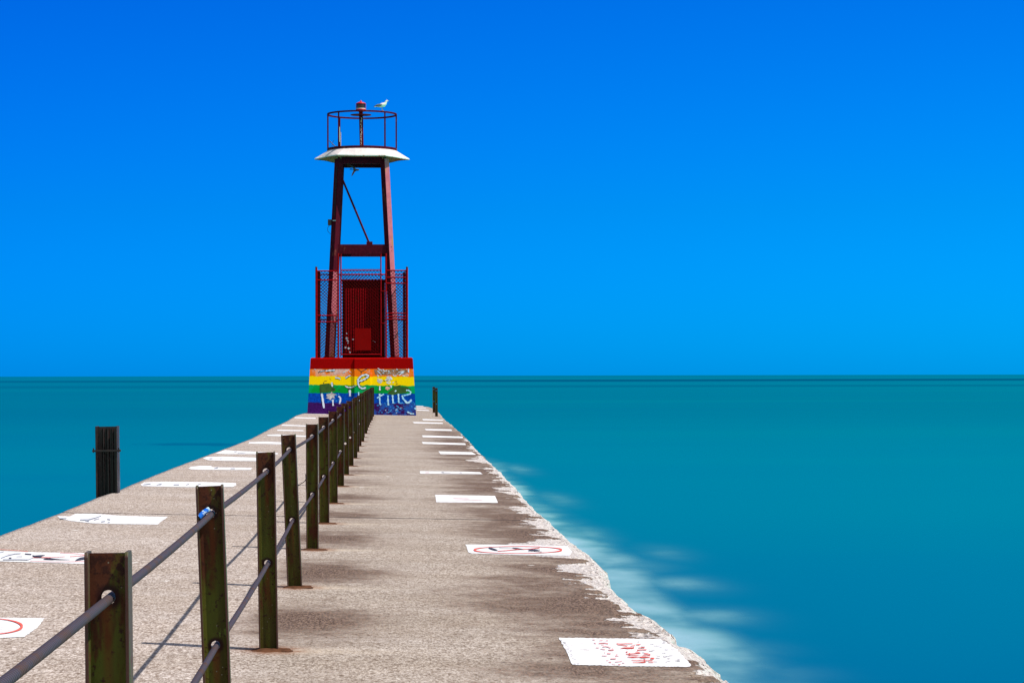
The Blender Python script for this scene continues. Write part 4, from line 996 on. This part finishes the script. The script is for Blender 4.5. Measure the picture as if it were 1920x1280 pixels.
wires((GI0, -CH, CZ0+0.08), (1, 0, 0), GI1-GI0, 5.38-CZ0-0.08).build('chain_link', REDWIRE, gate)
b = B(); b.box(-0.265, 0.345, -CH-0.045, -CH-0.035, 2.40, 3.22); b.build('blank_plate', PLATE, gate, None, 0.003)
for z in (3.4, 4.6):
    b = B(); b.box(GI1-0.01, GX1+0.01, -CH-0.03, -CH-0.012, z, z+0.03); b.build('hinge', RED, gate)
pipe('rail', (GX0, -CH, 5.225), (GX1, -CH, 5.225), 0.022)
for (xa, xb, zs) in ((-CH, GX0, (5.36, 5.02, 3.70, 3.46)), (GX1, CH, (5.38, 5.12, 4.90, 3.78, 3.66, 3.56))):
    for z in zs: pipe('rail', (xa, -CH, z), (xb, -CH, z), 0.024)
    wires((xa, -CH, CZ0+0.02), (1, 0, 0), xb-xa, CZ1-CZ0-0.06).build('chain_link', REDWIRE, cage)
for x in (-CH, CH):
    for z in (5.38, 3.62): pipe('rail', (x, -CH, z), (x, CH, z), 0.024)
    wires((x, -CH, CZ0+0.02), (0, 1, 0), 2*CH, CZ1-CZ0-0.06).build('chain_link', REDWIRE, cage)
for z in (5.38, 3.62): pipe('rail', (-CH, CH, z), (CH, CH, z), 0.024)
wires((-CH, CH, CZ0+0.02), (1, 0, 0), 2*CH, CZ1-CZ0-0.06).build('chain_link', REDWIRE, cage)
for x in (-CH+0.11, CH-0.11): pipe('inner_pipe', (x, -CH+0.06, CZ0), (x, -CH+0.06, CZ1-0.1), 0.045, MAROON)
b = B()
for k in range(40):
    x = GI0+0.05+k*(GI1-GI0-0.1)/39; b.tube([(x, -CH, 5.40), (x+0.01, -CH-0.005, 5.46+random.uniform(-.01, .01))], 0.005, 4)
b.build('wire_barbs', REDWIRE, gate)

# ------------------------------------------------------------------ ribbed cabinet inside the cage
cab = thing('equipment_cabinet', 'tall dark red ribbed cabinet inside the chain-link cage', 'cabinet', (TX, V0, TZ))
cx0, cx1, cy0, cy1, cz1 = -0.74, 0.86, -0.80, 0.75, 5.03
b = B(); b.box(cx0, cx1, cy0, cy1, PHT+0.002, cz1); b.build('body', RECESS_SHADE_RED, cab, None, 0.01)  # body coloured near black so the gaps between ribs carry painted shade
b = B(); b.box(cx0-0.04, cx1+0.04, cy0-0.10, cy1+0.04, cz1+0.001, cz1+0.05); b.build('lid', DARKRED, cab, None, 0.006)
b = B(); n = 0; x = cx0+0.10
while x < cx1-0.30:
    b.add([(x, cy0-0.002, PHT+0.2), (x+0.022, cy0-0.055, PHT+0.2), (x+0.05, cy0-0.055, PHT+0.2), (x+0.072, cy0-0.002, PHT+0.2), (x, cy0-0.002, cz1-0.28), (x+0.022, cy0-0.055, cz1-0.28), (x+0.05, cy0-0.055, cz1-0.28), (x+0.072, cy0-0.002, cz1-0.28)],
          [(0, 1, 5, 4), (1, 2, 6, 5), (2, 3, 7, 6), (4, 5, 6, 7)]); x += 0.092
b.build('ribbed_door', RED, cab)
b = B(); b.box(cx1-0.17, cx1-0.13, cy0-0.05, cy0-0.002, 3.2, 4.3); b.build('lock_bar', DARKRED, cab)
b = B(); f2 = lambda px, py: at(px, py, V0+cy0-0.062)-PORG
for (px, py, r) in ((650,634,2.6),(652,639,2.4),(648,651,2.0),(653.5,653,2.4),(656,660,1.8),(650,625,1.2),(662,636,1.6),(700,639,1.0),(703,641,0.9),(653,643,1.4)):
    pts = [f2(*p) for p in splat(px, py, r, 12, 0.4)]; n = len(pts); b.add(pts, [tuple(reversed(range(n)))])
b.build('paint_splatter', WPAINT, cab)

# ------------------------------------------------------------------ birds and bits
GW = mat_simple('white_plumage', (0.88, 0.75, 0.71), (0.82, 0.70, 0.67), 20, 0.8)
GG = mat_simple('grey_wing_plumage', (0.22, 0.22, 0.25), (0.12, 0.12, 0.14), 14, 0.8)
GK = mat_simple('black_plumage', (0.018, 0.018, 0.022), (0.03, 0.03, 0.035), 14, 0.8)
GY = mat_simple('yellow_bill', (0.55, 0.33, 0.04), (0.5, 0.28, 0.05), 20, 0.5)
ga_ = math.acos(37/65); gx, gy = (RR-0.025)*math.cos(-ga_), (RR-0.025)*math.sin(-ga_)
gull = thing('seagull', 'white seagull with grey wings standing on the round top rail, facing right', 'seagull', (TX+gx, V0+gy, 11.42+TZ), (0, 0, R(-6))); gull.scale = (1.0, 1.35, 1.03)
# body axis along +x: tail -> breast -> neck -> head as one loft
sec = [(-0.235, 0.155, 0.012, 0.008), (-0.16, 0.165, 0.035, 0.025), (-0.06, 0.185, 0.065, 0.062), (0.03, 0.205, 0.078, 0.082), (0.10, 0.225, 0.070, 0.078), (0.145, 0.265, 0.050, 0.056), (0.165, 0.305, 0.040, 0.042), (0.182, 0.340, 0.040, 0.040), (0.205, 0.362, 0.036, 0.034), (0.228, 0.366, 0.022, 0.022), (0.240, 0.364, 0.010, 0.010)]
b = B(); vs = []; fs = []; N = 14
for i, (x, z, ry, rz) in enumerate(sec):
    x_, z_ = sec[min(i+1, len(sec)-1)][:2]; xp, zp = sec[max(i-1, 0)][:2]; t = Vector((x_-xp, 0, z_-zp)).normalized(); up = Vector((-t.z, 0, t.x))
    for k in range(N):
        a = 2*math.pi*k/N; p = Vector((x, 0, z))+Vector((0, 1, 0))*ry*math.cos(a)+up*rz*math.sin(a); vs.append(p)
for i in range(len(sec)-1):
    for k in range(N): fs.append((i*N+k, i*N+(k+1) % N, (i+1)*N+(k+1) % N, (i+1)*N+k))
fs += [tuple(range(N)), tuple(reversed(range((len(sec)-1)*N, len(sec)*N)))]
b.add(vs, fs, True); bod = b.build('body', GW, gull)
for s in (-1, 1):
    b = B(); b.blob((-0.055, s*0.062, 0.205), 0.15, 0.024, 0.045, 12, 8)
    w_ = b.build('wing', GG, gull); w_.rotation_euler = (0, R(-8), 0)
    b = B(); b.add([(-0.15, s*0.050, 0.205), (-0.15, s*0.052, 0.178), (-0.30, s*0.012, 0.150), (-0.29, s*0.010, 0.172), (-0.15, s*0.030, 0.205), (-0.29, s*0.004, 0.172), (-0.15, s*0.03, 0.178), (-0.30, s*0.004, 0.15)], [(0, 1, 2, 3), (4, 5, 7, 6), (0, 3, 5, 4), (1, 6, 7, 2), (2, 7, 5, 3), (0, 4, 6, 1)]); b.build('wing_tip', GK, gull)
    b = B(); b.tube([(0.035+0.01*s, s*0.03, 0.0), (0.03, s*0.03, 0.07), (0.025, s*0.03, 0.15)], 0.006, 6); b.tube([(0.04, s*0.03, 0.004), (0.085, s*0.035, 0.003)], 0.006, 5); b.build('leg', GY, gull)
    b = B(); b.blob((0.213, s*0.033, 0.372), 0.006, 0.004, 0.006, 8, 6); b.build('eye', GK, gull)
b = B(); b.tube([(0.232, 0, 0.362), (0.262, 0, 0.358), (0.285, 0, 0.348)], 0.01, 8, radii=[0.012, 0.010, 0.003]); b.build('bill', GY, gull)
b = B(); b.add([(-0.20, -0.028, 0.160), (-0.20, 0.028, 0.160), (-0.27, 0.036, 0.146), (-0.27, -0.036, 0.146), (-0.20, -0.028, 0.150), (-0.20, 0.028, 0.150), (-0.27, 0.036, 0.140), (-0.27, -0.036, 0.140)], [(0, 1, 2, 3), (7, 6, 5, 4), (0, 3, 7, 4), (1, 5, 6, 2), (3, 2, 6, 7)]); b.build('tail', GW, gull)

fb = at(667, 318.5, V0-2.6)
swal = thing('flying_bird', 'small dark bird flying with spread wings just below the white skirt of the tower', 'bird', fb, (0, R(8), 0)); swal.scale = (1.25, 1.25, 1.25)
b = B(); b.tube([(-0.10, 0, 0.0), (-0.05, 0, 0), (0.0, 0, 0), (0.05, 0, 0.004), (0.085, 0, 0.008), (0.105, 0, 0.006)], 0.03, 10, radii=[0.008, 0.022, 0.032, 0.030, 0.022, 0.006]); b.build('body', GK, swal)
for pts in ([(0.03, 0, 0.01), (-0.06, -0.02, 0.075), (-0.13, -0.04, 0.105), (-0.23, -0.05, 0.115), (-0.14, -0.02, 0.07), (-0.05, 0, 0.0)], [(0.03, 0, -0.01), (-0.03, -0.05, -0.10), (-0.055, -0.06, -0.16), (-0.10, -0.06, -0.225), (-0.09, -0.04, -0.13), (-0.06, 0, -0.01)]):
    b = B(); n = len(pts); q = [Vector(p)+Vector((0, 0.008, 0)) for p in pts]; b.add(pts+q, [tuple(range(n)), tuple(reversed(range(n, 2*n)))]+[(k, n+k, n+(k+1) % n, (k+1) % n) for k in range(n)]); b.build('wing', GK, swal)
b = B(); pts = [(-0.09, 0, 0.008), (-0.19, 0, 0.022), (-0.15, 0, 0.0), (-0.19, 0, -0.03), (-0.09, 0, -0.008)]; q = [Vector(p)+Vector((0, 0.006, 0)) for p in pts]; n = 5
b.add(pts+q, [tuple(range(n)), tuple(reversed(range(n, 2*n)))]+[(k, n+k, n+(k+1) % n, (k+1) % n) for k in range(n)]); b.build('tail', GK, swal)
# twigs lodged against the left of the railing
tw = Vector((TX-1.22, V0-0.35, 10.10))
b = B(); b.tube([(-0.02, 0, 0.26), (0.08, -0.02, 0.16), (0.20, -0.04, 0.05), (0.27, -0.05, -0.01)], 0.016, 6); b.tube([(0.08, -0.02, 0.16), (0.14, -0.03, 0.23), (0.17, -0.03, 0.27)], 0.010, 5); b.tube([(0.15, -0.03, 0.10), (0.05, -0.05, 0.07)], 0.009, 5); b.tube([(0.22, -0.04, 0.04), (0.45, -0.3, 0.02)], 0.010, 5)
o = b.build('dead_branch', STEELDARK, None, tw); tag(o, 'dark dead branch lodged in the left side of the round railing', 'branch')
